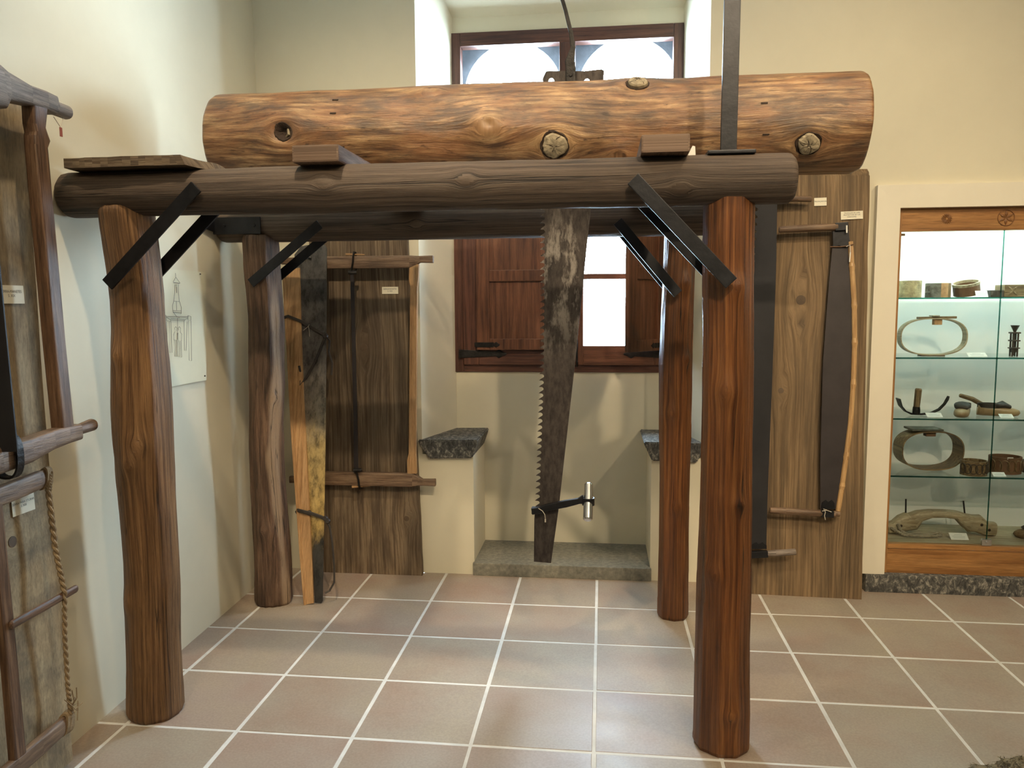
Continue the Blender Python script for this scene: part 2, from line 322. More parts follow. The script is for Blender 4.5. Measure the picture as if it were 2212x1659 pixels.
    def lathe(s, base, prof, n=24, axis=(0,0,1), cap=True):
        base = Vector(base); ax = Vector(axis).normalized(); e1 = ax.orthogonal().normalized(); e2 = ax.cross(e1)
        v = [base+ax*h+(e1*math.cos(2*math.pi*k/n)+e2*math.sin(2*math.pi*k/n))*r for r, h in prof for k in range(n)]
        f = [(i*n+k, i*n+(k+1)%n, (i+1)*n+(k+1)%n, (i+1)*n+k) for i in range(len(prof)-1) for k in range(n)]
        if cap: f.append(tuple(range(n))[::-1]); f.append(tuple((len(prof)-1)*n+k for k in range(n)))
        return s.add(v, f)
    def ring(s, c, ux, uy, uz, a, b, e, th, dep, n=40):
        """flat hoop: superellipse a x b in (ux, uy), th thick, dep wide along uz"""
        c, ux, uy, uz = Vector(c), Vector(ux), Vector(uy), Vector(uz); v = []
        for k in range(n):
            t_ = 2*math.pi*k/n; cc, si = math.cos(t_), math.sin(t_)
            for (q, w_) in ((0,-1),(0,1),(th,1),(th,-1)):
                x = (a-q)*math.copysign(abs(cc)**(2/e), cc); y = (b-q)*math.copysign(abs(si)**(2/e), si)
                v.append(c+ux*x+uy*y+uz*(w_*dep/2))
        f = [(k*4+j, ((k+1)%n)*4+j, ((k+1)%n)*4+(j+1)%4, k*4+(j+1)%4) for k in range(n) for j in range(4)]
        return s.add(v, f)
    def obj(s, name, mat, parent=None, **k):
        o = make(name, s.v, s.f, mat, parent, **k)
        bm = bmesh.new(); bm.from_mesh(o.data); bmesh.ops.recalc_face_normals(bm, faces=bm.faces[:]); bm.to_mesh(o.data); bm.free()
        return o
def thing(name, label, cat, loc=(0,0,0), group=None):
    o = bpy.data.objects.new(name, None); o.empty_display_size = 0.1; C.objects.link(o); o.location = loc; o['_w'] = list(loc)
    return tag(o, label, cat, group)
def tag(o, label, cat, group=None):
    o['label'] = label; o['category'] = cat
    if group: o['group'] = group
    return o
def struct(o): o['kind'] = 'structure'; return o
def fbm(p, o=4): return noise.fractal(Vector(p), 0.6, 2.0, o)

def log_mesh(name, p0, p1, rfun, nx, nth, mat, parent=None, seam=(0,1,0), knots=(), bend=None, attr=None, cut=None, chamfer=0.006, sx=1.0):
    """round timber: grain UV flows around the knots (s along, theta, size)"""
    p0, p1 = Vector(p0), Vector(p1); ax = (p1-p0); L = ax.length; ax.normalize()
    e1 = Vector(seam); e1 = (e1-ax*e1.dot(ax)).normalized(); e2 = ax.cross(e1); verts = []; av = []; R0 = rfun(L/2, math.pi)
    for i in range(nx+1):
        s_ = L*i/nx
        for k in range(nth):
            th = 2*math.pi*k/nth; r = rfun(s_, th)
            if i in (0, nx): r -= chamfer
            p = p0+ax*s_+(e1*math.cos(th)+e2*math.sin(th))*r
            if bend: p = p+bend(s_/L)
            if cut: p = cut(p)
            verts.append(p)
            if attr: av.append(attr(s_, th))
    f = []; uv = []; fm = []
    def wuv(s_, th):
        y = th*R0; q = y
        for (ks, kt, kz) in knots:
            dx = s_-ks; dy = y-kt*R0; d2 = dx*dx*0.55+dy*dy+kz*kz*0.25; q -= dy*min(0.93, kz*kz*1.1/d2)
        return (s_, q)
    for i in range(nx):
        for k in range(nth):
            f.append((i*nth+k, (i+1)*nth+k, (i+1)*nth+(k+1)%nth, i*nth+(k+1)%nth)); fm.append(0)
            a, b = L*i/nx, L*(i+1)/nx; t0, t1 = 2*math.pi*k/nth, 2*math.pi*(k+1)/nth
            uv += [wuv(a,t0), wuv(b,t0), wuv(b,t1), wuv(a,t1)]
    for end, i in ((0, 0), (1, nx)):
        ids = [i*nth+k for k in range(nth)]
        if end: ids = ids[::-1]
        f.append(tuple(ids)); fm.append(1); uv += [(0.0, 0.0)]*nth
    o = make(name, verts, f, None, parent, loopuv=uv, mats=[mat, 'end_grain'], fmat=fm, smooth=True, attr={'pale': av} if attr else None)
    bm = bmesh.new(); bm.from_mesh(o.data); bmesh.ops.recalc_face_normals(bm, faces=bm.faces[:]); bm.to_mesh(o.data); bm.free()
    for p in o.data.polygons:
        if p.material_index == 1: p.use_smooth = False
    return o
def text(body, size, mat, parent, M, name='lettering', align='CENTER'):
    """flat print on a card, as a thin mesh; M places the text plane (x right, y up, z out)"""
    cu = bpy.data.curves.new(name, 'FONT'); cu.body = body; cu.size = size; cu.align_x = align; cu.align_y = 'CENTER'; cu.space_line = 1.1; cu.resolution_u = 2
    to = bpy.data.objects.new(name, cu); C.objects.link(to); dg = bpy.context.evaluated_depsgraph_get()
    me = bpy.data.meshes.new_from_object(to.evaluated_get(dg)); bpy.data.objects.remove(to); bpy.data.curves.remove(cu)
    o = bpy.data.objects.new(name, me); C.objects.link(o); me.transform(M.to_3x3().to_4x4()); me.materials.clear(); me.materials.append(MATS[mat])
    finish(o, None, M.to_translation(), parent); return o
def frame_mat(o, x, y):
    x = Vector(x).normalized(); z = x.cross(Vector(y)).normalized(); y = z.cross(x)
    return Matrix(((x.x,y.x,z.x,o[0]),(x.y,y.y,z.y,o[1]),(x.z,y.z,z.z,o[2]),(0,0,0,1)))
def card(label, center, x, y, w_, h_, lines, size, group=None):
    """printed paper label glued on a board"""
    M = frame_mat(center, x, y); t_ = thing('label_card', label, 'label', M.to_translation(), group)
    b = B().box((-w_/2,-h_/2,-0.0005), (w_/2,h_/2,0.0015), 0, M); b.obj('paper', 'card_paper', t_)
    if lines: text(lines, size, 'ink', t_, M @ Matrix.Translation((0, h_*0.04, 0.0019)))
    return t_

# ================================================================== the room
WY = -0.01                                     # face of the back wall
NW = 0.40                                      # face of the window wall inside the niche
def XL(y, z):                                  # the old left wall leans and twists a little
    yy = max(y, -2.4); return -0.575-0.027*yy-(0.008-0.0125*yy)*z
T = 0.42                                       # tile pitch
fl = struct(B().box((-0.75,-7.5,-0.12), (6.2,0.9,-0.0012)).obj('floor', 'grout'))
def tile_verts(wx, wy, bv=0.0025):
    a, b = wx/2, wy/2
    v = [(x*a,y*b,-0.012) for x, y in ((-1,-1),(1,-1),(1,1),(-1,1))]+[(x*a,y*b,-bv) for x, y in ((-1,-1),(1,-1),(1,1),(-1,1))]+[(x*(a-bv),y*(b-bv),0) for x, y in ((-1,-1),(1,-1),(1,1),(-1,1))]
    f = [(8,9,10,11)]+[(i,(i+1)%4,4+(i+1)%4,4+i) for i in range(4)]+[(4+i,4+(i+1)%4,8+(i+1)%4,8+i) for i in range(4)]
    return v, f
def tile_mesh(wx, wy):
    v, f = tile_verts(wx, wy); me = bpy.data.meshes.new('tile'); me.from_pydata(v, [], f); me.materials.append(MATS['floor_tile']); return me
tm = tile_mesh(T-0.011, T-0.011); tp = tile_mesh(0.165, T-0.011); rest_v = []; rest_f = []
for j in range(18):
    for i in range(-2, 14):
        cx = T*(i+0.5) if i > -2 else -0.42-0.0055-0.0825; cy = -T*(j+0.5)
        if j < 6 and i < 9:
            o = bpy.data.objects.new('tile', tp if i == -2 else tm); C.objects.link(o); o.parent = fl
            o.location = Vector((cx+random.uniform(-1,1)*0.0012, cy+random.uniform(-1,1)*0.0012, random.uniform(-0.0006, 0.0006)))-Vector(fl['_w'])
            o.rotation_euler = (0, 0, random.uniform(-1,1)*0.0025)
        else:
            v, f = tile_verts(0.165 if i == -2 else T-0.011, T-0.011); k = len(rest_v)
            rest_v += [(a+cx, b+cy, c) for a, b, c in v]; rest_f += [tuple(q+k for q in g) for g in f]
o = make('tile', rest_v, rest_f, 'floor_tile', fl); o['kind'] = 'stuff'

# left wall
ny, nz = 60, 24; v = []
for a in range(ny+1):
    for b in range(nz+1):
        y = 0.3-7.6*a/ny; z = -0.02+4.04*b/nz; v.append((XL(y,z)+0.004*fbm((y*1.1,z*1.1,3)), y, z))
v2 = [(p[0]-0.25, p[1], p[2]) for p in v]; n_ = len(v)
f = [(a*(nz+1)+b, a*(nz+1)+b+1, (a+1)*(nz+1)+b+1, (a+1)*(nz+1)+b) for a in range(ny) for b in range(nz)]
f += [tuple(q+n_ for q in reversed(g)) for g in f]
struct(make('wall_left', v+v2, f, 'plaster_cream', smooth=True))
# back wall with the window niche and the opening of the show case
SX0, SX1, SZ0, SZ1 = 2.70, 3.83, 0.10, 2.05
NX0, NX1, NZT = 0.291, 1.815, 3.45
bw = B(); xs = [-0.9, NX0, NX1, SX0, SX1, 6.2]; zs = [0, SZ0, SZ1, NZT, 4.05]
for i in range(5):
    for j in range(4):
        if i == 1 and j < 3: continue
        if i == 3 and j == 1: continue
        bw.add([(xs[i],WY,zs[j]), (xs[i+1],WY,zs[j]), (xs[i+1],WY,zs[j+1]), (xs[i],WY,zs[j+1])], [(0,1,2,3)])
PX0, PX1 = 0.578, 1.548; NBL, NBR = 0.412, 1.722; WX0, WX1, WZ0, WZ1 = 0.405, 1.722, 1.105, 3.058; ZT = 3.145
bw.add([(NX0,WY,0),(NBL,NW,0),(NBL,NW,ZT),(NX0,WY,NZT)], [(0,1,2,3)])
bw.add([(NX1,WY,0),(NBR,NW,0),(NBR,NW,ZT),(NX1,WY,NZT)], [(3,2,1,0)])
bw.add([(NX0,WY,NZT),(NBL,NW,ZT),(NBR,NW,ZT),(NX1,WY,NZT)], [(0,1,2,3)])
for x0, x1 in ((NX0, PX0), (NX1, PX1)):       # piers that carry the stone seats
    bw.add([(x0,WY,0),(x1,WY,0),(x1,WY,0.68),(x0,WY,0.68),(x1,NW,0),(x1,NW,0.68),(x0,NW,0.68)], [(0,1,2,3),(1,4,5,2),(3,2,5,6)])
bw.add([(NBL-.01,NW,0),(NBR+.01,NW,0),(NBR+.01,NW,WZ0),(NBL-.01,NW,WZ0)], [(0,1,2,3)])
bw.add([(NBL-.01,NW,WZ1),(NBR+.01,NW,WZ1),(NBR+.01,NW,ZT),(NBL-.01,NW,ZT)], [(0,1,2,3)])
for (ax_, az, bx_, bz) in ((WX0-.01,WZ0,WX0-.01,WZ1), (WX1+.01,WZ0,WX1+.01,WZ1), (WX0-.01,WZ0,WX1+.01,WZ0), (WX0-.01,WZ1,WX1+.01,WZ1)):
    bw.add([(ax_,NW,az),(ax_,0.50,az),(bx_,0.50,bz),(bx_,NW,bz)], [(0,1,2,3)])
struct(make('wall_back', bw.v, bw.f, 'plaster_cream'))
struct(B().box((6.0,-7.5,0), (6.2,0,4.0)).obj('wall_right', 'plaster_cream'))
struct(B().box((-0.9,-7.5,0), (6.2,-7.3,4.0)).obj('wall_front', 'plaster_cream'))
struct(B().box((-0.9,-7.5,4.0), (6.2,0.9,4.15)).obj('ceiling', 'ceiling_white'))
# outer stone with the twin arches
st = B(); Y0, Y1 = 0.485, 0.555; ARX = ((0.465, 1.045), (1.13, 1.71)); ZS = 2.735
for x0, x1 in ARX:
    c = (x0+x1)/2; r = (x1-x0)/2; ol = [(x1, 3.6), (x0, 3.6), (x0, ZS)]+[(c-r*math.cos(math.pi*k/24), ZS+r*math.sin(math.pi*k/24)) for k in range(1, 24)]+[(x1, ZS)]
    st.prism(ol, lambda a, b, d: (a, Y0+d, b), Y1-Y0)
for x0, x1 in ((0.0, ARX[0][0]), (ARX[0][1], ARX[1][0]), (ARX[1][1], 2.2)): st.box((x0,Y0,0.9), (x1,Y1,3.6))
st.box((0.0,Y0,0.6), (2.2,Y1+0.1,0.98))
o = st.obj('trim_1', 'outer_stone'); struct(o)

# window: frame, two casements with inner shutters, upper lights
w1 = bpy.data.objects.new('window_1', None); C.objects.link(w1); w1.location = (1.06, NW, WZ0); w1['_w'] = list(w1.location); struct(w1)
FY0, FY1 = NW-0.012, NW+0.06
jw = 0.055
for nm_, a, b in (('jamb',(WX0,FY0,WZ0), (WX0+jw,FY1,WZ1)), ('jamb',(WX1-jw,FY0,WZ0), (WX1,FY1,WZ1)), ('head',(WX0+jw,FY0,WZ1-0.075), (WX1-jw,FY1,WZ1)), ('sill',(WX0+jw,FY0,WZ0), (WX1-jw,FY1,WZ0+0.05)),
             ('mullion',(1.03,FY0,WZ0+0.05), (1.12,FY1,WZ1-0.075)), ('transom',(WX0+jw,FY0,2.36), (1.03,FY1,2.46)), ('transom',(1.12,FY0,2.36), (WX1-jw,FY1,2.46))): B().box(a, b, 0.004).obj(nm_, 'window_wood', w1)
for x0, x1 in ((WX0+jw, 1.03), (1.12, WX1-jw)):
    B().add([(x0-.003,NW+0.033,2.455),(x1+.003,NW+0.033,2.455),(x1+.003,NW+0.033,WZ1-0.072),(x0-.003,NW+0.033,WZ1-0.072)], [(0,1,2,3)]).obj('pane', 'window_glass', w1)
SY0, SY1 = NW-0.03, NW+0.02
for k, (x0, x1) in enumerate(((0.462, 1.070), (1.080, 1.668))):
    sash = B().box((x0,SY0,WZ0+0.045), (x0+0.092,SY1,2.37), 0.004).obj('sash', 'window_wood' if k == 0 else 'window_light_wood', w1)
    for nm_, a, b in (('stile',(x1-0.088,SY0,WZ0+0.045), (x1,SY1,2.37)), ('rail',(x0+0.092,SY0,WZ0+0.045), (x1-0.088,SY1,WZ0+0.158)), ('rail',(x0+0.092,SY0,2.28), (x1-0.088,SY1,2.37)),
                 ('glazing_bar',(x0+0.092,SY0+0.005,1.648), (x1-0.088,SY1,1.680))): B().box(a, b, 0.004).obj(nm_, 'window_wood' if k == 0 else 'window_light_wood', sash)
    for z0, z1 in ((WZ0+0.155, 1.65), (1.678, 2.283)): B().add([(x0+0.089,NW-0.001,z0),(x1-0.085,NW-0.001,z0),(x1-0.085,NW-0.001,z1),(x0+0.089,NW-0.001,z1)], [(0,1,2,3)]).obj('pane', 'window_glass', sash)
def shutter(x0, wd, hinge, ang):
    """panelled shutter; local x from the hinge, turned by ang about the hinge"""
    M = Matrix.Translation(hinge) @ Matrix.Rotation(ang, 4, 'Z'); z0, z1 = WZ0+0.135, 2.33; sg = 1 if wd > 0 else -1; wd = abs(wd)
    def bx(b, a0, a1, y0, y1, c0, c1, bev=0.003): return b.box((min(sg*a0,sg*a1),y0,c0), (max(sg*a0,sg*a1),y1,c1), bev, M)
    s_ = B(); bx(s_, 0, 0.075, -0.026, 0, z0, z1); bx(s_, wd-0.075, wd, -0.026, 0, z0, z1)
    for c0, c1 in ((z0, z0+0.065), (1.64, 1.705), (z1-0.07, z1)): bx(s_, 0.075, wd-0.075, -0.026, 0, c0, c1)
    sh = s_.obj('shutter', 'window_light_wood', w1, grain=(0,0,1))
    for c0, c1 in ((z0+0.065, 1.64), (1.705, z1-0.07)):
        p_ = B(); bx(p_, 0.07, wd-0.07, -0.014, -0.004, c0-0.004, c1+0.004); p_.obj('shutter_panel', 'window_light_wood', sh, grain=(0,0,1))
    for zz in (WZ0+0.165, 2.2):
        h = B(); bx(h, -0.015, 0.10, -0.030, -0.026, zz-0.014, zz+0.014, 0.001); h.loft([M @ Vector((sg*0.10,-0.028,zz)), M @ Vector((sg*0.115,-0.028,zz)), M @ Vector((sg*0.135,-0.028,zz))], [(0.002,0.008,2),(0.002,0.017,2),(0.002,0.003,2)], 10)
        h.obj('hinge', 'wrought_iron', sh)
    return sh
shutter(0, 0.50, (0.548, SY0-0.001, 0), 0.0)
shutter(0, -0.34, (1.622, SY0-0.001, 0), math.radians(50))
for sg, hx in ((1, 0.435), (-1, 1.69)):        # strap hinges of the casements
    for zz in (1.215, 2.32):
        h = B(); x0, x1 = sorted((hx, hx+sg*0.20)); h.loft([(hx,SY0-0.003,zz), (hx+sg*0.03,SY0-0.003,zz), (hx+sg*0.22,SY0-0.003,zz), (hx+sg*0.24,SY0-0.003,zz+.0), (hx+sg*0.26,SY0-0.003,zz), (hx+sg*0.285,SY0-0.003,zz)],
               [(0.003,0.026,8),(0.003,0.024,8),(0.003,0.013,8),(0.003,0.026,2),(0.003,0.014,2),(0.003,0.004,2)], 12)
        h.obj('strap_hinge', 'wrought_iron', w1, grain=(1,0,0))
b = B(); b.tube([(1.135,SY0-0.008,1.14),(1.135,SY0-0.008,1.30)], 0.006); b.tube([(1.135,SY0-0.004,1.17),(1.135,SY0-0.03,1.17)], 0.007); b.obj('window_bolt', 'wrought_iron', w1)

# stone window seats and threshold
def seat(label, pts):
    b = B(); ol = pts; b.prism(ol, lambda a, c, d: (a, -0.035+d, c), 0.435)
    o = b.obj('stone_seat', 'dark_stone'); bm = bmesh.new(); bm.from_mesh(o.data); bmesh.ops.bevel(bm, geom=bm.edges[:], offset=0.006, segments=2, affect='EDGES'); bm.to_mesh(o.data); bm.free()
    return tag(o, label, 'seat')
seat('dark stone window seat on the pier beside the plank with the frame saw', [(0.278,0.745),(0.272,0.762),(0.607,0.768),(0.604,0.75),(0.575,0.665),(0.333,0.659)])
seat('dark stone window seat on the pier behind the thin rear post', [(1.505,0.77),(1.83,0.765),(1.825,0.745),(1.785,0.662),(1.550,0.668),(1.512,0.745)])
b = B(); b.box((0.572,WY-0.018,-0.003), (1.555,NW+0.01,0.072), 0.008); tag(b.obj('stone_step', 'grey_stone'), 'grey stone step at the foot of the window niche', 'step')
b = B(); b.box((2.655,WY-0.055,-0.003), (6.0,WY+0.1,0.092), 0.006); struct(b.obj('baseboard_back', 'dark_stone'))
b = B(); b.box((2.58,WY-0.02,-0.003), (2.639,WY+0.02,0.10), 0.003); struct(b.obj('trim_2', 'plaster_white'))

# ================================================================== sawing trestle
tr = thing('sawing_trestle', 'big wooden sawing trestle of four log posts and two beams with black iron straps', 'trestle', (0.65,-1.05,0))
def lerp(tab, z):
    for (a, b) in zip(tab, tab[1:]):
        if a[0] <= z <= b[0]:
            k = (z-a[0])/(b[0]-a[0]); k = k*k*(3-2*k); return [p+(q-p)*k for p, q in zip(a[1:], b[1:])]
    return list(tab[0][1:]) if z < tab[0][0] else list(tab[-1][1:])
def post(tab, cy, mat, seed, lump, knots, facets=0, attr=None, top=1.842):
    def rf(s_, th):
        r = lerp(tab, s_)[1]; q = Vector((math.cos(th)*1.3, math.sin(th)*1.3, s_*1.6+seed*9.1))
        r *= 1+lump*fbm(q, 3)+lump*0.22*fbm(q*4.5, 3)
        if facets:
            a = 2*math.pi/facets; d = ((th+seed+0.05*math.sin(s_*3+seed)) % a)-a/2; fi = math.floor((th+seed+0.05*math.sin(s_*3+seed))/a); sj = s_*4.2+fi*0.37; r *= (0.12+0.88*(math.cos(a/2)/math.cos(d))*1.03)*(1+0.022*noise.noise(Vector((fi*3.7+seed*11, math.floor(sj)*1.9, 0.5)))+0.006*(sj-math.floor(sj)))
        for ks, kt, kz in knots:
            dx = s_-ks; dy = (th-kt)*0.1; r += 0.010*math.exp(-(dx*dx+dy*dy)/(2*(kz*1.3)**2))*(1 if kz > 0 else -1)
        return r
    def bend(t): return Vector((lerp(tab, t*top)[0], 0, 0))
    o = log_mesh('post', (0,cy,0), (0,cy,top), rf, 130, 72, mat, tr, (0,1,0), [(a, b_, c_*0.55) for a, b_, c_ in knots], bend, attr)
    if facets: o.data.set_sharp_from_angle(angle=math.radians(11))
    return o
post([(0,-.360,.098),(.25,-.354,.092),(.6,-.346,.093),(1.1,-.353,.101),(1.52,-.349,.085),(1.86,-.372,.091)], -1.588, 'post_brown_wood', 1, 0.05, [(1.33,2.9,.02),(1.02,3.5,.03),(0.95,3.2,.02),(0.45,2.7,.025)])
post([(0,1.693,.093),(.5,1.690,.087),(1.13,1.688,.081),(1.86,1.678,.079)], -1.580, 'post_red_wood', 2, 0.025, [(1.22,2.9,.025),(0.85,3.5,.02),(0.62,2.6,.02),(0.15,3.3,.018),(1.55,3.3,.02)], facets=9)
post([(0,-.377,.091),(.22,-.373,.090),(.72,-.388,.082),(1.2,-.370,.085),(1.45,-.366,.086),(1.86,-.380,.088)], -0.505, 'post_bark_wood', 3, 0.09, [(1.05,3.9,.03),(0.4,3.2,.025)],
     attr=lambda s_, th: max(0.0, min(1.0, (0.34-abs(th-4.25+0.25*math.sin(s_*2.1)+0.25*fbm((s_*3,th,2),2)))*6))*(1.0 if s_ < 1.5 else max(0, 1-(s_-1.5)*8)))
post([(0,1.628,.0725),(.53,1.626,.068),(1.19,1.623,.0745),(1.86,1.634,.069)], -0.490, 'post_red_wood', 4, 0.025, [(1.6,3.5,.02),(1.0,2.8,.022),(0.55,3.2,.02),(1.25,3.7,.02)], facets=8)
# two beams
def beam(y, x0, x1, r0, zc, seed, knots):
    L = x1-x0
    def rf(s_, th):
        q = Vector((math.cos(th)*1.2, math.sin(th)*1.2, s_*1.5+seed*7)); r = r0*(1+0.035*fbm(q, 3)+0.012*fbm(q*5, 3))
        e = min(s_, L-s_); r *= 1-0.10*max(0, 1-e/0.03)**2
        for ks, kt, kz in knots:
            dx = s_-ks; dy = (th-kt)*r0; r += 0.005*math.exp(-(dx*dx+dy*dy)/(2*(kz*1.2)**2))
        return r
    return log_mesh('beam', (x0,y,zc), (x1,y,zc), rf, 220, 56, 'beam_wood', tr, (0,1,0), knots)
KB = []                                        # theta is measured from +y towards +z
for px, py in ((1008,390),(1470,408),(700,395)):
    p = Py(px, py, -1.672); KB.append((p.x+0.578, math.atan2(p.z-1.886, -0.067) % (2*math.pi), 0.022))
beam(-1.605, -0.578, 1.868, 0.0775, 1.886, 1, KB)
beam(-0.500, -0.582, 1.86, 0.0765, 1.889, 2, [(1.0, 3.3, .02)])
# black iron straps
def strap(pa, pb, Yp, y, wd=0.045):
    a = Py(*pa, Yp); c = Py(*pb, Yp); a.y = c.y = y
    o = B().bar(a, c, wd, 0.009, (0,1,0), 0.002).obj('brace_strap', 'black_iron', tr, grain=(c-a))
for Yp, yf, yb, ends in ((-1.70, -1.700, -1.484, (((424,403),(232,615)), ((1367,386),(1580,612)))), (-0.615, -0.612, -0.400, (((690,484),(541,612)), ((1334,478),(1465,635))))):
    for pa, pb in ends:
        strap(pa, pb, Yp, yf); strap(pa, pb, Yp, yb)
b = B(); p = Py(452,470,-0.585); b.box((-0.578,-0.587,1.845), (-0.34,-0.579,1.925), 0.001); b.loft([(-0.572,-0.583,1.885),(-0.574,-0.66,1.89),(-0.574,-0.70,1.89)], [(0.03,0.004,8),(0.026,0.004,8),(0.02,0.004,8)], 12, (1,0,0))
for xx in (-0.52, -0.37): b.lathe((xx,-0.587,1.885), [(0.008,0),(0.006,0.004)], 8, (0,-1,0))
b.obj('wall_bracket', 'black_iron', tr)

# log lying on the cross timbers
LY, LZ, LR, LX0, LX1 = -0.975, 2.182, 0.193, -0.302, 2.245
def on_log(px, py):
    d = ray(px,py); a = d.y**2+d.z**2; q = CAM-Vector((0,LY,LZ)); bq = 2*(q.y*d.y+q.z*d.z); c = q.y**2+q.z**2-LR**2; D = bq*bq-4*a*c
    t_ = (-bq-math.sqrt(max(D,0)))/(2*a); p = CAM+d*t_; return p, p.x-LX0, math.atan2(p.z-LZ, p.y-LY) % (2*math.pi)
KN = [((612,285),.040,'hole'), ((1055,275),.036,'bump'), ((1198,313),.050,'cut'), ((1377,184),.040,'cut'), ((1746,310),.042,'cut'), ((1335,338),.025,'bump'), ((930,205),.03,'bump')]
KP = [(on_log(*p), s_, k) for p, s_, k in KN]; knots = [(q[1], q[2], s_) for q, s_, k in KP]
def rlog(s_, th):
    q = Vector((math.cos(th)*1.1, math.sin(th)*1.1, s_*1.3+4)); r = LR*(1+0.026*fbm(q, 3)+0.010*fbm(Vector((q.x*3,q.y*3,q.z*2)), 3)+0.004*fbm(q*7, 3))+0.004*math.sin(s_*1.7+1)
    for (kq, ks, kind) in KP:
        dx = (s_-kq[1])*0.8; dy = (th-kq[2])*LR; d2 = dx*dx+dy*dy
        if kind == 'hole': r += 0.012*math.exp(-d2/(2*(ks*1.9)**2))-0.034*math.exp(-d2/(2*(ks*0.48)**2))
        elif kind == 'cut': r += 0.020*math.exp(-d2/(2*(ks*1.5)**2))-0.016*math.exp(-d2/(2*(ks*0.75)**2))
        else: r += 0.018*math.exp(-d2/(2*(ks*1.3)**2))-0.012*math.exp(-((s_-kq[1]-0.004)**2*0.3+((th-kq[2])*LR+0.012)**2)/(2*0.006**2)*0.35)*math.exp(-d2/(2*(ks*.6)**2))
    return r
def flat(p):
    zf = 2.0125-0.012*max(0.0, p.x-1.7)
    if p.z < zf: p = Vector((p.x, p.y, zf))
    return p
lg = log_mesh('timber_log', (LX0,LY,LZ), (LX1,LY,LZ), rlog, 300, 112, 'log_wood', None, (0,1,0), knots, None, None, flat, 0.004)
tag(lg, 'huge peeled tree log with knots lying across the trestle', 'log')
# saw kerf from the right end to the blade
cut_ = B().box((1.0,LY-0.004,1.9), (2.4,LY+0.004,2.6)).obj('kerf_cutter', 'ink')
md = lg.modifiers.new('kerf', 'BOOLEAN'); md.operation = 'DIFFERENCE'; md.object = cut_; md.solver = 'EXACT'
dg = bpy.context.evaluated_depsgraph_get(); nm = bpy.data.meshes.new_from_object(lg.evaluated_get(dg)); lg.modifiers.clear()
if len(nm.polygons) > 20000: lg.data = nm
bpy.data.objects.remove(cut_)
def on_bark(ks, th, du, dv, h):
    """point at h above the log's skin, du along it and dv around it from (ks, th)"""
    a = th+dv/LR; r = rlog(ks+du, a)+h; return Vector((LX0+ks+du, LY+math.cos(a)*r, LZ+math.sin(a)*r))
for (kq, s_, kind) in KP:
    p, ks, th = kq; n = Vector((0, math.cos(th), math.sin(th))); m = 30
    def wob(a, k): return 1+0.16*noise.noise(Vector((math.cos(a)*1.6, math.sin(a)*1.6, p.x*7+k)))+0.06*noise.noise(Vector((math.cos(a)*6, math.sin(a)*6, p.x*3+k)))
    def shell(layers, name, mat, closed=True):
        v = []
        for rr, hh, sd in layers:
            for k in range(m):
                a = 2*math.pi*k/m; q = rr*wob(a, sd); v.append(on_bark(ks, th, math.cos(a)*q, math.sin(a)*q*0.93, hh+0.0025*noise.noise(Vector((math.cos(a)*3, math.sin(a)*3, rr*60)))))
        f = [(i*m+k, i*m+(k+1)%m, (i+1)*m+(k+1)%m, (i+1)*m+k) for i in range(len(layers)-1) for k in range(m)]
        if closed: f.append(tuple((len(layers)-1)*m+k for k in range(m)))
        b = B(); b.add(v, f); return b.obj(name, mat, lg)
    if kind == 'cut':
        kn = shell([(s_*0.93,-0.004,1),(s_*0.90,0.010,1),(s_*0.80,0.016,1),(s_*0.5,0.021,1),(s_*0.2,0.024,1)], 'knot', 'knot_cut')
        shell([(s_*1.16,-0.003,2),(s_*1.06,0.0035,3),(s_*0.96,0.002,1),(s_*0.92,-0.003,1)], 'knot_rim', 'knot_dark', False)
        b = B()
        for k in range(4):                     # drying checks across the sawn stub
            a = 0.6+k*1.45+p.x; b.tube([on_bark(ks, th, math.cos(a+0.25*j)*s_*(0.08+0.24*j), math.sin(a+0.25*j)*s_*(0.08+0.24*j), 0.0245-0.0028*j) for j in range(4)], [0.0016,0.0018,0.0014,0.0008], 5)
        o = b.obj('check', 'knot_dark', lg); o['kind'] = 'stuff'
    elif kind == 'hole':
        shell([(0.041,-0.002,5),(0.034,0.0035,6),(0.026,0.002,7),(0.012,0.0012,8)], 'knot_hole', 'knot_dark')
        B().tube([on_bark(ks, th, 0.018, -0.012, 0.003), on_bark(ks, th, 0.022, 0.010, 0.006), on_bark(ks, th, 0.008, 0.018, 0.003)], [0.004,0.006,0.003], 8).obj('knot_shard', 'knot_cut', lg)
for px, py in ((725,218),(720,246),(738,318),(1652,221),(1655,291)):
    p, ks, th = on_log(px, py); n = Vector((0, math.cos(th), math.sin(th))); q = Vector((p.x, LY, LZ))+n*(rlog(ks, th))
    B().bar(q-Vector((0.012,0,0)), q+Vector((0.012,0,0)), 0.006, 0.004, n, 0).obj('wedge_slot', 'knot_dark', lg)
# cross timbers under the log, board end, wedge, steel upright
def cross(label, x0, x1, y0, y1, dx, rot):
    b = B(); b.box((x0,y0,1.9595), (x1,y1,2.0138), 0.006); v = []
    for q in b.v:
        k = (q.y-y0)/(y1-y0); q = Vector((q.x+dx*k, q.y, q.z)); v.append(q)
    b.v = v; return tag(b.obj('cross_timber', 'block_wood', None, grain=(0,1,0)), label, 'timber', 'cross timbers under the log')
cross('squared cross timber on the beams under the end of the log with the knot hole', 0.281, 0.436, -1.70, -0.43, 0.02, 0)
cross('squared cross timber on the beams beside the foot of the steel upright', 1.393, 1.540, -1.70, -0.43, 0.0, 0)
b = B(); b.prism([(1.5395,1.958),(1.566,1.958),(1.564,1.99),(1.556,1.992)], lambda a, c, d: (a, -1.62+d, c), 0.12)
tag(b.obj('chock', 'white_tag'), 'small whitish chock against the cross timber by the steel upright', 'wedge')
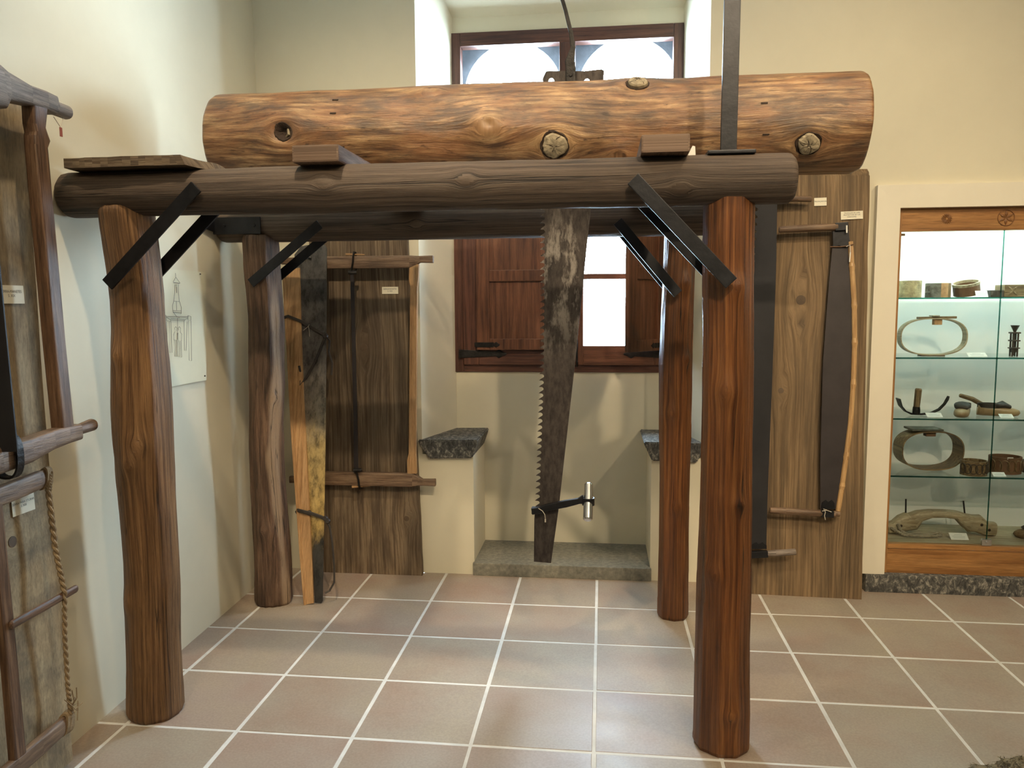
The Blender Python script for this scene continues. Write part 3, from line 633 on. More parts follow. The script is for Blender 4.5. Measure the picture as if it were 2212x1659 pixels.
ol = [(-0.512,-1.70),(-0.30,-1.705),(-0.086,-1.695),(-0.045,-1.57),(-0.07,-1.40),(-0.53,-1.40)]; b = B(); nn = 40; v = []; 
pts = []
for (a, c) in zip(ol, ol[1:]+ol[:1]):
    for k in range(8): pts.append((a[0]+(c[0]-a[0])*k/8, a[1]+(c[1]-a[1])*k/8))
pts = [(x+0.006*noise.noise(Vector((x*20,y*20,1))), y+0.008*noise.noise(Vector((x*14,y*14,5)))) for x, y in pts]
n = len(pts); v = [(x,y,1.962+0.003*noise.noise(Vector((x*9,y*9,0)))) for x, y in pts]+[(x+(0.03 if x > -0.12 else 0)*-0.5,y,1.993+0.006*noise.noise(Vector((x*9,y*9,3)))) for x, y in pts]
o = make('board_offcut', v, [tuple(range(n))[::-1], tuple(range(n, 2*n))]+[(i, (i+1)%n, n+(i+1)%n, n+i) for i in range(n)], 'plank_dark_wood', grain=(1,0,0))
tag(o, 'rough brown board lying on the front beam next to the cracked left wall', 'board')
t_ = thing('steel_upright', 'black flat steel upright standing on a foot plate on the front beam', 'steel post', (1.67,-1.605,1.962))
B().bar((1.668,-1.605,1.971), (1.677,-1.605,3.98), 0.050, 0.012, (0,1,0), 0.0015).obj('upright_bar', 'black_iron', t_)
B().box((1.600,-1.645,1.9610), (1.746,-1.565,1.9725), 0.003).obj('foot_plate', 'black_iron', t_)

# ================================================================== the pit saw in the log
t_ = thing('pit_saw', 'long toothed pit saw hanging through the log above the stone step', 'saw', (1.05,LY,0.41))
def edge(z, tab): return lerp([(a, b_) for a, b_ in tab], z)[0]
LE = [(0.41,0.997),(0.64,1.000),(1.23,1.021),(1.87,1.026),(2.42,1.036)]; RE = [(0.41,1.070),(0.645,1.102),(1.23,1.166),(1.87,1.229),(2.42,1.287)]
def lin(tab, z):
    for (a, b_) in zip(tab, tab[1:]):
        if a[0] <= z <= b_[0]: return a[1]+(b_[1]-a[1])*(z-a[0])/(b_[0]-a[0])
    return tab[-1][1]
z = 2.30; pts = [(lin(RE,2.418)-0.006,2.418),(1.27,2.424),(1.20,2.419),(1.10,2.424),(1.05,2.425),(1.036,2.395),(1.044,2.36),(lin(LE,z)+0.016,z)]
p_ = 0.0268
while z-p_ > 0.665:
    x = lin(LE, z)+0.001; D = 0.018
    pts += [(x+D, z), (x+0.75*D, z-0.11*p_), (x+0.40*D, z-0.26*p_), (x+0.12*D, z-0.41*p_), (x, z-0.50*p_), (x+0.35*D, z-0.50*p_), (x+0.75*D, z-0.54*p_), (x+0.98*D, z-0.66*p_), (x+1.06*D, z-0.80*p_), (x+1.04*D, z-0.93*p_)]
    z -= p_
pts += [(lin(LE,z)+0.004, z-0.01), (lin(LE,0.6),0.60), (lin(LE,0.41),0.414), (lin(RE,0.41),0.410)]+[(lin(RE,q),q) for q in (0.645,1.23,1.87)]
bl = B().prism(pts, lambda a, c, d: (a, LY-0.002+d, c), 0.004); bl = bl.obj('blade', 'saw_steel', t_, grain=(0,0,1))
for px, py in ((1191,175),(1268,176)):         # the two holes in the top of the blade
    q = Py(px, py, LY); ct = B().lathe(q-Vector((0,0.02,0)), [(0.011,0),(0.011,0.04)], 16, (0,1,0)).obj('hole_cutter', 'ink')
    md = bl.modifiers.new('hole', 'BOOLEAN'); md.operation = 'DIFFERENCE'; md.object = ct; md.solver = 'EXACT'; bpy.context.view_layer.update()
    dg = bpy.context.evaluated_depsgraph_get(); nm = bpy.data.meshes.new_from_object(bl.evaluated_get(dg)); bl.modifiers.clear()
    if len(nm.polygons) > 50: bl.data = nm
    bpy.data.objects.remove(ct)
b = B(); sp = [Py(1233,178,LY), Py(1233,150,LY), Py(1231,135,LY), Py(1238,105,LY), Py(1233,70,LY), Py(1222,25,LY), Py(1210,-15,LY), Py(1190,-90,LY), Py(1180,-200,LY)]
hw = (0.020,0.020,0.019,0.010,0.008,0.0075,0.0075,0.008,0.008)
b.loft([p+Vector((0,-0.009,0)) for p in sp], [(q,0.006,6) for q in hw], 12, (0,1,0)); b.lathe(Py(1233,165,LY)+Vector((0,-0.015,0)), [(0.007,0),(0.005,0.004)], 10, (0,-1,0))
hd = b.obj('upper_handle', 'wrought_iron', t_)
B().loft([sp[-1]+Vector((-0.16,0,0.0)), sp[-1]+Vector((0.16,0,0.0))], (0.015,0.015,2), 14, (0,1,0), round0=0.012, round1=0.012).obj('upper_grip', 'saw_frame_wood', hd)
b = B(); q0 = Py(1149,1104,LY-0.02); q1 = Py(1168,1101,LY-0.02); q2 = Py(1180,1096,LY-0.02); q3 = Py(1222,1088,LY-0.02); q4 = Py(1250,1082,LY-0.02); q5 = Py(1262,1078,LY-0.02)
b.loft([q0,q1,q2,q3,q4,q5], [(0.012,0.014,8),(0.012,0.014,8),(0.010,0.014,8),(0.010,0.015,8),(0.010,0.012,8),(0.009,0.019,8)], 12, (0,0,1))
b.box((q0.x-0.002,LY-0.018,q0.z-0.014), (q0.x+0.03,LY+0.014,q0.z+0.012), 0.002)
g = Py(1271,1083,LY-0.02); b.ring(g, (1,0,0), (0,1,0), (0,0.1,1), 0.0255, 0.0255, 2, 0.005, 0.03, 24)
hd = b.obj('lower_handle', 'black_iron', t_)
ga = g+Vector((0.0,0.03,0.062)); gb = g+Vector((-0.002,-0.04,-0.062))
B().loft([gb, gb*0.5+ga*0.5, ga], [(0.0195,0.0195,2),(0.0195,0.0195,2),(0.0180,0.0180,2)], 18, (0,1,0), round0=0.012, round1=0.012).obj('lower_grip', 'bright_steel', hd)
b = B(); a = Py(1163,1098,LY-0.035); b.tube([a, Py(1172,1104,LY-0.036), Py(1177,1112,LY-0.036), Py(1178,1120,LY-0.034)], 0.0016, 6); c = Py(1178,1124,LY-0.034); b.box(c-Vector((.0025,.0015,.008)), c+Vector((.0025,.0015,.006)))
b.obj('string_tag', 'cord', hd)

# ================================================================== boards and saws on the back wall
def plank(name, label, P, rows, thick, nrm, mat, knots=(), nu=14, cat='plank', wob=0.002):
    """board from left/right edge points row by row (bottom to top); nrm points at the viewer"""
    nrm = Vector(nrm).normalized(); m = 40; v = []; uv = []
    def row(t):
        k = t*(len(rows)-1); i = min(int(k), len(rows)-2); q = k-i; (a0, b0), (a1, b1) = rows[i], rows[i+1]; return Vector(a0).lerp(Vector(a1), q), Vector(b0).lerp(Vector(b1), q)
    H = (Vector(rows[-1][0])-Vector(rows[0][0])).length; W = (Vector(rows[0][1])-Vector(rows[0][0])).length; per = []
    for i in range(m+1):
        a, b_ = row(i/m); ww = 0.004*noise.noise(Vector((i*0.35, thick*100, 1))); a = a+(a-b_).normalized()*ww; b_ = b_+(b_-a).normalized()*0.004*noise.noise(Vector((i*0.3, 7, thick*90)))
        for k in range(nu+1):
            p = a.lerp(b_, k/nu)
            v.append(p+nrm*wob*noise.noise(p*3))
            s_, y = H*i/m, W*k/nu; q = y
            for ks, kt, kz in knots:
                dx, dy = s_-ks, y-kt; d2 = dx*dx*0.3+dy*dy+kz*kz*0.2; q -= dy*min(0.95, kz*kz*1.2/d2)
            per.append((s_, q))
    n0 = len(v); v += [q-nrm*thick for q in v]; f = []; w_ = nu+1
    for i in range(m):
        for k in range(nu): f.append((i*w_+k, i*w_+k+1, (i+1)*w_+k+1, (i+1)*w_+k))
    f += [tuple(q+n0 for q in reversed(g)) for g in f]
    for i in range(m): f += [(i*w_, (i+1)*w_, n0+(i+1)*w_, n0+i*w_), (i*w_+nu, n0+i*w_+nu, n0+(i+1)*w_+nu, (i+1)*w_+nu)]
    for k in range(nu): f += [(k, n0+k, n0+k+1, k+1), (m*w_+k, m*w_+k+1, n0+m*w_+k+1, n0+m*w_+k)]
    for g in f:
        for q in g:
            e = per[q % n0]; uv.append((e[0], e[1]+(0.02 if q >= n0 else 0)))
    o = make(name, v, f, mat, None, loopuv=uv); bm = bmesh.new(); bm.from_mesh(o.data); bmesh.ops.recalc_face_normals(bm, faces=bm.faces[:]); bm.to_mesh(o.data); bm.free()
    for ks, kt, kz in knots:                   # each knot a slightly proud oval of darker wood
        a, b_ = row(min(1, ks/H)); c = a.lerp(b_, kt/W); e1 = (b_-a).normalized(); up = nrm.cross(e1)
        B().lathe(c-nrm*0.004, [(kz*0.50, 0), (kz*0.48, 0.0042+wob*0.6), (kz*0.3, 0.0048+wob*0.6)], 20, nrm).obj('knot', 'knot_board', o)
    return tag(o, label, cat)
plain('knot_board', (0.115,0.076,0.046), 0.7, var=0.3, vs_=25, bump=0.4, bs=40)
plank('wall_plank', 'wide dark plank on the back wall carrying the frame saw with thin blade', None,
      [((-0.335,-0.062,0.0),(0.292,-0.062,0.0)), ((-0.33,-0.056,0.5),(0.277,-0.056,0.5)), ((-0.32,-0.049,1.15),(0.257,-0.049,1.15)), ((-0.31,-0.041,1.95),(0.236,-0.041,1.95))], 0.03, (0,-1,-0.01), 'plank_dark_wood', [(1.40,0.33,0.045),(0.42,0.55,0.03)])
nR = Vector((0,-2.15,0.128)).normalized(); R0 = Vector((2.3,-0.172,0)); PR = lambda px, py, off=0.0: Pp(px, py, R0+nR*off, nR)
plank('wall_plank', 'tall grey plank beside the show case carrying two crosscut saws', None,
      [(Pz(1600,1282), Pz(1861,1295)), (PR(1606,1000), PR(1866,1000)), (PR(1612,700), PR(1872,700)), (PR(1618,380), PR(1879,380)), (PR(1619,366), PR(1874,365))], 0.035, nR, 'plank_grey_wood', [(0.83,0.18,0.03),(1.18,0.27,0.05),(0.35,0.46,0.025)])
nL = Vector((1,0.027,0.029)).normalized(); L0 = Vector((-0.462,-1.9,0)); PL = lambda px, py, off=0.0: Pp(px, py, L0+nL*off, nL)
lw = 0.62; ey = Vector((-0.027,1,0)).normalized()
def lrow(px, py): p = PL(px, py); return (p-ey*lw, p)
rw = [lrow(158,1640), lrow(140,1420), lrow(126,1200), lrow(110,1040), lrow(100,920), lrow(76,600), lrow(50,230)]
z0 = rw[0][1].z
rw = [(a-Vector((0,0,z0)) if i == 0 else a, b_-Vector((0,0,z0)) if i == 0 else b_) for i, (a, b_) in enumerate(rw)]
rw = [(Vector((a.x,a.y,b_.z)), b_) for a, b_ in rw]
plank('wall_plank', 'rough wide tan plank leaning on the left wall behind two hanging frame saws', None, rw, 0.062, nL, 'plank_tan_wood', [(0.86,0.43,0.035)])

# frame saw with thin blade on the dark plank
t_ = thing('frame_saw', 'frame saw with thin edge-on blade hung on the dark plank', 'saw', (-0.03,-0.1,0.5))
def arm(zc, h, xl, xr, flip):
    y = -0.098; b = B(); s_ = 1 if flip else -1
    P_ = [(xl,y,zc+s_*-0.012),(xl+0.06,y,zc+s_*-0.012),(xl+0.085,y,zc+s_*-0.006),(xl+0.11,y,zc),(-0.03,y,zc),(xr-0.125,y,zc),(xr-0.095,y,zc+s_*-0.006),(xr-0.07,y,zc+s_*-0.012),(xr,y,zc+s_*-0.012)]
    hh = (0.019,0.018,0.026,h,h,h,0.026,0.018,0.020); dd = (0.014,0.014,0.016,0.018,0.018,0.018,0.016,0.014,0.014)
    b.loft(P_, [(d, q, 7) for d, q in zip(dd, hh)], 20, (0,0,1), round0=0.004, round1=0.004); return b.obj('cross_arm', 'saw_frame_wood', t_, grain=(1,0,0), smooth='auto')
arm(1.733, 0.033, -0.445, 0.388, True and False); arm(0.553, 0.038, -0.442, 0.382, True)
for xa, xb in ((0.287, 0.254), (-0.318, -0.30)):
    b = B(); y = -0.098
    b.loft([(xb,y,0.59),(xb,y,0.66),(xb+0.004,y,0.70),(xa-0.004,y,1.60),(xa-0.004,y,1.64),(xa,y,1.72)], [(0.026,0.014,8),(0.026,0.014,8),(0.020,0.014,8),(0.020,0.014,8),(0.026,0.014,8),(0.026,0.014,8)], 16, (0,1,0))
    b.obj('stile', 'pale_wood', t_, grain=(0,0,1), smooth='auto')
B().loft([(-0.052,-0.128,0.60),(-0.048,-0.128,0.9),(-0.046,-0.128,1.69)], [(0.013,0.004,6),(0.011,0.004,6),(0.010,0.004,6)], 10, (0,1,0)).obj('blade', 'dark_blade', t_)
def shackle(zc, s_, mat):
    b = B(); y0, y1 = -0.128, -0.074; x = -0.044
    b.loft([(x-0.012,y0,zc-s_*0.052),(x-0.004,y0,zc-s_*0.035),(x+0.004,y0,zc),(x+0.006,y0,zc+s_*0.03),(x+0.006,-0.115,zc+s_*0.05),(x+0.006,y1-0.01,zc+s_*0.05),(x+0.006,y1,zc+s_*0.03),(x+0.004,y1,zc-s_*0.04)], [(0.011,0.004,4)]+[(0.008,0.004,4)]*7, 10, (1,0.05,0))
    b.lathe((x-0.008,y0-0.004,zc-s_*0.055), [(0.010,-0.014),(0.010,0.03)], 10, (1,0.3,0)); sk = b.obj('shackle', mat, t_)
    w_ = B(); w_.loft([(x-0.040,-0.112,zc+s_*0.043),(x+0.055,-0.085,zc+s_*0.041)], [(0.010,0.006,6),(0.006,0.003,6)], 10); w_.obj('wedge', 'pale_wood', t_)
shackle(1.733, 1, 'wrought_iron'); shackle(0.553, -1, 'wrought_iron')
for x_ in (-0.2, 0.14):
    for z_ in (1.733, 0.553): B().tube([(x_,-0.034,z_),(x_,-0.085,z_)], 0.006, 8).obj('hanging_peg', 'black_iron', t_)

# sheathed saw blade leaning beside the rear post
nC = Vector((0,-1.82,0.415)).normalized(); C0 = Vector((0,-0.52,0)); PC = lambda px, py, off=0.0: Pp(px, py, C0+nC*off, nC)
t_ = thing('sheathed_saw', 'wide steel saw blade with pale wooden tooth guard leaning beside the barky rear post', 'saw', (-0.17,-0.5,0))
def sheet(name, px, off, th, mat, par, n=nC, P_=PC, **k):
    b = B(); fr_ = [P_(x, y, off) for x, y in px]; m = len(fr_); bk = [q-n*th for q in fr_]
    for q in fr_+bk: q.z = max(q.z, 0.0)
    b.add(fr_+bk, [tuple(range(m)), tuple(range(2*m-1, m-1, -1))]+[(i, m+i, m+(i+1)%m, (i+1)%m) for i in range(m)]); return b.obj(name, mat, par, **k)
le = [(636,548),(636,560),(641,640),(645,760),(650,880),(659,1010),(667,1120),(674,1230),(678,1300)]; teeth = []
for i in range(60):
    q = i/60; x = 644+(672-644)*q; y = 800+(1180-800)*q; teeth += [(x-1, y), (x+2.2, y+2.5), (x+2.4, y+4.5)]
LEp = [(636,550),(640,620),(644,760)]+teeth+[(676,1240),(680,1302)]
sheet('blade', [(650,532),(684,526),(702,529),(706,536),(705,700),(703,950),(700,1130),(697,1298),(694,1303)]+LEp[::-1], 0.0, 0.004, 'brass_rust_steel', t_, grain=(0,0.2,1))
sheet('tooth_guard', [(613,585),(647,578),(650,700),(655,850),(662,980),(668,1100),(674,1220),(677,1303),(657,1309),(649,1200),(641,1080),(633,940),(625,780)], 0.014, 0.012, 'pale_wood', t_, grain=(0,0.2,1))
sheet('tooth_guard', [(609,585),(616,583),(622,700),(630,860),(641,1040),(652,1200),(660,1307),(656,1308),(647,1200),(637,1060),(628,930),(619,760)], 0.020, 0.030, 'pale_wood', t_, grain=(0,0.2,1))
def band(pts, r, mat, par, P_=PC, name='strap'):
    b = B(); b.loft([P_(x, y, o_) for x, y, o_ in pts], (r[0], r[1], 4), 8, (0,-1,0.2)); return b.obj(name, mat, par)
band([(611,690,-.02),(613,686,.024),(622,683,.026),(650,694,.022),(680,712,.012),(703,724,.010)], (0.008,0.003), 'leather', t_)
band([(704,724,.012),(696,742,.012),(680,782,.010),(664,812,.010),(648,832,.012),(650,806,.01),(646,790,.018)], (0.006,0.003), 'leather', t_)
band([(703,726,.014),(712,736,.016),(710,760,.014),(718,785,.012),(716,810,.012)], (0.005,0.003), 'leather', t_)
B().lathe(PC(703,726,0.012), [(0.012,-0.008),(0.016,0.0),(0.011,0.010)], 10, nC).obj('knot', 'leather', t_)
band([(640,1108,-.015),(643,1102,.024),(655,1105,.026),(675,1110,.020),(692,1116,.012),(705,1122,.008)], (0.009,0.003), 'leather', t_)
for x_, y_ in ((668,1108),(703,1120),(708,1126)): B().lathe(PC(x_, y_, 0.012), [(0.011,-0.008),(0.015,0.0),(0.010,0.010)], 10, nC).obj('knot', 'leather', t_)
band([(703,1122,.012),(712,1138,.012),(718,1175,.012),(722,1225,.012),(722,1258,.012),(712,1276,.012),(702,1281,.02)], (0.005,0.0025), 'leather', t_)
b = B(); b.tube([PC(668,701,.02), PC(665,706,.02), PC(655,714,.02)], 0.0013, 5); b.tube([PC(666,704,.02), PC(668,715,.02), PC(669,727,.02)], 0.0013, 5); b.obj('string_tag', 'cord', t_)
b = B(); b.bar(PC(655,553,0.01), PC(673,556,0.01), 0.008, 0.012, (0,-1,0)); b.obj('peg', 'bright_steel', t_)

# crosscut saw with bamboo guard on the grey plank
t_ = thing('crosscut_saw', 'dark crosscut saw with split bamboo guard on the grey plank beside the show case', 'saw', (2.44,-0.19,0.43))
sheet('blade', [(1800,515),(1836,520),(1841,640),(1844,760),(1839,900),(1826,1030),(1810,1098),(1772,1098),(1772,1000),(1778,780),(1790,620)], 0.045, 0.004, 'dark_blade', t_, nR, PR, grain=(0,0,1))
def handle(pa, pb, r0, r1, off, mat, par, name='handle'):
    a, c = PR(*pa, off), PR(*pb, off); r0 *= 1.3; r1 *= 1.3; return B().loft([a, a.lerp(c,0.3), a.lerp(c,0.7), c], [(r0,r0,2),(r0*1.12,r0*1.12,2),(r1,r1,2),(r1,r1,2)], 14, (0,-1,0), round0=0.005, round1=0.004).obj(name, mat, par, grain=(1,0,0), smooth=True)
def ferrule(pa, pb, w_, off, par): return B().bar(PR(*pa, off), PR(*pb, off), w_, 0.03, nR, 0.003).obj('ferrule', 'black_iron', par)
handle((1684,496),(1808,490), 0.0125, 0.014, 0.05, 'saw_frame_wood', t_); ferrule((1803,491),(1831,489), 0.040, 0.05, t_)
sheet('blade_plate', [(1799,500),(1833,498),(1836,528),(1826,533),(1812,530),(1800,534)], 0.052, 0.008, 'black_iron', t_, nR, PR)
handle((1664,1102),(1774,1109), 0.0125, 0.013, 0.05, 'saw_frame_wood', t_); ferrule((1772,1109),(1800,1110), 0.034, 0.05, t_); handle((1799,1110),(1813,1110), 0.011, 0.010, 0.05, 'saw_frame_wood', t_)
sheet('blade_plate', [(1774,1100),(1776,1086),(1784,1080),(1790,1085),(1797,1080),(1803,1087),(1804,1100)], 0.050, 0.006, 'black_iron', t_, nR, PR)
bp = [(1837,522),(1840,575),(1845,660),(1846,740),(1843,830),(1837,915),(1828,985),(1819,1050),(1810,1104)]; b = B(); P3 = [PR(x, y, 0.046) for x, y in bp]; pts = []; rad = []
for i in range(len(P3)-1):
    for k in range(8):
        q = k/8; pts.append(P3[i].lerp(P3[i+1], q)); rad.append(0.013*(1.16 if k == 0 and i in (1,2,3,4,6,7) else 0.97 if k in (1,7) else 1.0))
pts.append(P3[-1]); rad.append(0.0115); b.tube(pts, rad, 12); b.obj('bamboo_guard', 'bamboo', t_, grain=(0,0,1))
b = B(); b.tube([PR(1793,533,0.05), PR(1815,533,0.052), PR(1832,531,0.058), PR(1845,527,0.064)], 0.003, 6); b.obj('tie', 'leather_brown', t_)
b = B(); b.tube([PR(1828,533,0.062), PR(1836,529,0.066), PR(1837,545,0.062)], 0.0016, 5); b.tube([PR(1837,545,0.062), PR(1835,566,0.06)], 0.003, 5); b.obj('string_tag', 'white_tag', t_); B().tube([PR(1829,487,0.065), PR(1829,503,0.066)], 0.004, 6).obj('string_tag', 'white_tag', t_)
b = B(); b.tube([PR(1786,1102,0.07), PR(1779,1099,0.067), PR(1783,1106,0.07), PR(1781,1114,0.07), PR(1783,1123,0.066)], 0.0018, 5); b.tube([PR(1776,1104,0.067), PR(1786,1102,0.07), PR(1796,1106,0.07)], 0.0018, 5); b.obj('string_tag', 'cord', t_)
for q_ in ((1750,493),(1730,1106)): B().tube([PR(*q_, -0.004), PR(*q_, 0.04)], 0.005, 8).obj('hanging_peg', 'black_iron', t_)
# crosscut saw half hidden by the front post
t_ = thing('crosscut_saw', 'black crosscut saw with jagged teeth behind the reddish front post', 'saw', (2.1,-0.19,0.2))
le = [(1640,432),(1641,436)]; q = 440
while q < 1180:
    k = (q-440)/740; x = 1636-24*math.sin(k*math.pi*0.55)-8*k; le += [(x-5, q+1), (x-4, q+7), (x+2, q+11), (x+1, q+15)]; q += 16
sheet('blade', [(1679,432),(1677,560),(1672,720),(1665,900),(1658,1080),(1655,1182),(1612,1182)]+le[::-1], 0.045, 0.004, 'black_blade', t_, nR, PR, grain=(0,0,1))
handle((1655,428),(1752,430), 0.013, 0.011, 0.05, 'saw_frame_wood', t_); ferrule((1640,428),(1672,428), 0.03, 0.05, t_)
handle((1657,1196),(1718,1192), 0.0115, 0.0125, 0.05, 'saw_frame_grey_wood', t_); ferrule((1622,1198),(1658,1196), 0.034, 0.05, t_)
sheet('blade_plate', [(1622,1186),(1622,1178),(1634,1172),(1640,1176),(1648,1172),(1656,1178),(1656,1186)], 0.050, 0.006, 'black_iron', t_, nR, PR)

for q_ in ((1690,429),(1690,1194)): B().tube([PR(*q_, -0.022), PR(*q_, 0.042)], 0.005, 8).obj('hanging_peg', 'black_iron', t_)
# ================================================================== saws on the left wall plank
D = 0.085
t_ = thing('frame_saw', 'tall frame saw with carved arms and handles hung high on the leaning tan plank', 'saw', (-0.43,-2.15,1.05))
def lp(y, z, off): # point above the tan plank
    x = -0.462-0.027*(y+1.9)-0.029*z+off; return Vector((x, y, z))
def larm(zs_, hs, ws, ys, mat, par, off, name='cross_arm', ex=5):
    b = B(); b.loft([lp(y, z, off) for y, z in zip(ys, zs_)], [(w_, h_, 2.2 if i < 2 or i > len(ys)-3 else ex) for i, (w_, h_) in enumerate(zip(ws, hs))], 18, (0,0,1), round0=0.01, round1=0.012); return b.obj(name, mat, par, grain=(0,1,0), smooth='auto')
yc = -2.215                                    # the blade's line; the arms are symmetric about it
hy = (-0.445,-0.385,-0.375,-0.33,-0.26,-0.17,-0.15,0,0.15,0.17,0.26,0.33,0.375,0.385,0.445); ys = [yc+q for q in hy]
larm([2.123,2.123,2.128,2.130,2.128,2.130,2.122,2.112,2.122,2.130,2.128,2.130,2.128,2.123,2.123], [.022,.022,.030,.030,.030,.042,.060,.068,.060,.042,.030,.030,.030,.022,.022], [.022,.022,.024,.026,.026,.027,.028,.030,.028,.027,.026,.026,.024,.022,.022], ys, 'saw_frame_grey_wood', t_, D)
hy2 = (-0.435,-0.36,-0.352,-0.29,-0.22,-0.12,0,0.12,0.22,0.29,0.352,0.36,0.435); ys = [yc+q for q in hy2]
larm([1.108,1.102,1.098,1.098,1.094,1.080,1.076,1.080,1.094,1.098,1.098,1.102,1.108], [.020,.017,.026,.028,.030,.036,.040,.036,.030,.028,.026,.017,.020], [.021,.017,.024,.026,.026,.028,.029,.028,.026,.026,.024,.017,.021], ys, 'saw_frame_wood', t_, D)
for sg in (1, -1):
    y = yc+sg*0.288; b = B()
    b.loft([lp(y+sg*0.004, 1.11, D), lp(y, 1.4, D), lp(y, 1.8, D), lp(y, 1.985, D), lp(y+sg*0.008, 2.01, D), lp(y+sg*0.004, 2.03, D), lp(y, 2.045, D), lp(y+sg*0.01, 2.11, D)], [(.022,.027,8),(.022,.027,8),(.022,.027,8),(.022,.027,8),(.022,.033,8),(.022,.025,8),(.022,.025,8),(.022,.033,8)], 16, (0,1,0))
    b.obj('stile', 'saw_frame_red_wood', t_, grain=(0,0,1), smooth='auto')
b = B(); b.loft([lp(yc,1.10,D+0.03), lp(yc,2.08,D+0.03)], [(.045,.003,8),(.045,.003,8)], 10, (0,1,0)); b.obj('blade', 'black_blade', t_)
for zz, s_ in ((1.078,-1),(2.11,1)):
    b = B(); c = lp(yc+0.05, zz, D); b.ring(c, (1,0,0), (0,0,1), (0,1,0), 0.042, 0.066, 2.6, 0.006, 0.026, 28); b.obj('shackle', 'wrought_iron', t_)
for z_ in (2.125, 1.085):
    for y_ in (yc+0.20, yc-0.20): B().tube([lp(y_, z_, -0.004), lp(y_, z_, D-0.02)], 0.006, 8).obj('hanging_peg', 'black_iron', t_)
b = B(); c = lp(-1.80,2.122,D); b.ring(c, (1,0,0), (0,0,1), (0,1,0.1), 0.020, 0.021, 2, 0.0015, 0.003, 18); b.tube([c+Vector((0.01,-0.045,-0.03)), c+Vector((0.012,-0.02,-0.055)), c+Vector((0.01,0.0,-0.025))], 0.0014, 5); b.obj('string_tag', 'cord', t_)
b = B(); q = c+Vector((0.012,-0.018,-0.057)); b.box(q+Vector((-0.0015,-0.005,-0.028)), q+Vector((0.0015,0.005,0))); b.obj('tag_label', 'red_tag', t_)
# rope-tensioned frame saw below
D = 0.042
t_ = thing('bow_saw', 'rope-tensioned wooden frame saw hung low on the leaning tan plank', 'saw', (-0.42,-2.1,0.15))
larm([.945,.950,.957,.962,.968,.970], [.026,.026,.028,.028,.030,.026], [.013,.013,.014,.014,.015,.012], [-2.50,-2.35,-2.2,-2.1,-2.0,-1.958], 'saw_frame_wood', t_, D, 'arm', 6)
larm([.160,.160,.163,.166,.170,.172], [.026,.026,.028,.028,.030,.026], [.013,.013,.014,.014,.015,.012], [-2.50,-2.35,-2.2,-2.1,-2.0,-1.965], 'saw_frame_wood', t_, D, 'arm', 6)
b = B(); b.loft([lp(-2.190,0.17,D), lp(-2.185,0.5,D), lp(-2.185,0.95,D)], [(.013,.024,6),(.013,.022,6),(.013,.024,6)], 14, (0,1,0)); b.obj('stile', 'saw_frame_red_wood', t_, grain=(0,0,1), smooth='auto')
b = B(); b.loft([lp(-2.48,0.15,D), lp(-2.48,0.96,D)], [(.003,.022,8),(.003,.022,8)], 8, (0,1,0)); b.obj('blade', 'dark_blade', t_)
for z_ in (0.960, 0.164):
    for y_ in (-2.36, -2.06): B().tube([lp(y_, z_, -0.004), lp(y_, z_, D-0.008)], 0.005, 8).obj('hanging_peg', 'black_iron', t_)
larm([.588,.588,.589], [.013,.014,.013], [.007,.007,.007], [-2.185,-2.05,-1.905], 'saw_frame_red_wood', t_, D+0.022, 'toggle', 6)
def twist(path, r, n_, turns, name, mat, par):
    P_ = [Vector(p) for p in path]; m = 90; b = B()
    for ph in (0, math.pi):
        pts = []
        for i in range(m+1):
            k = i/m*(len(P_)-1); j = min(int(k), len(P_)-2); c = P_[j].lerp(P_[j+1], k-j); a = ph+2*math.pi*turns*i/m; pts.append(c+Vector((math.cos(a)*r*0.8, math.sin(a)*r*0.8, 0)))
        b.tube(pts, r, 7)
    return b.obj(name, mat, par)
twist([lp(-1.962,0.985,D+0.014), lp(-1.978,0.93,D+0.016), lp(-1.972,0.75,D+0.016), lp(-1.967,0.60,D+0.03)], 0.0055, 7, 10, 'rope', 'rope', t_)
twist([lp(-1.967,0.60,D+0.03), lp(-1.966,0.45,D+0.016), lp(-1.968,0.30,D+0.012), lp(-1.972,0.20,D+0.016)], 0.0045, 7, 9, 'rope', 'rope', t_)
b = B()
for k in range(5): b.ring(lp(-1.958-0.004*k, 0.968, D), (1,0,0.1*k), (0,0.15,1), (0,1,0), 0.019, 0.034, 2.5, 0.006, 0.008, 20)
b.obj('rope_lashing', 'rope', t_); b = B()
for k in range(5): b.ring(lp(-1.965-0.006*k, 0.172, D), (1,0,0.1*k), (0,0.15,1), (0,1,0), 0.020, 0.036, 2.5, 0.007, 0.008, 20)
random.seed(3)
for k in range(9):
    a = lp(-1.968, 0.225, D+0.02); b.tube([a, a+Vector((0.012,random.uniform(-.02,.02),random.uniform(-.02,.03))), a+Vector((0.014,random.uniform(-.05,.03),random.uniform(-.07,.07)))], 0.0018, 5)
b.obj('rope_lashing', 'rope', t_)

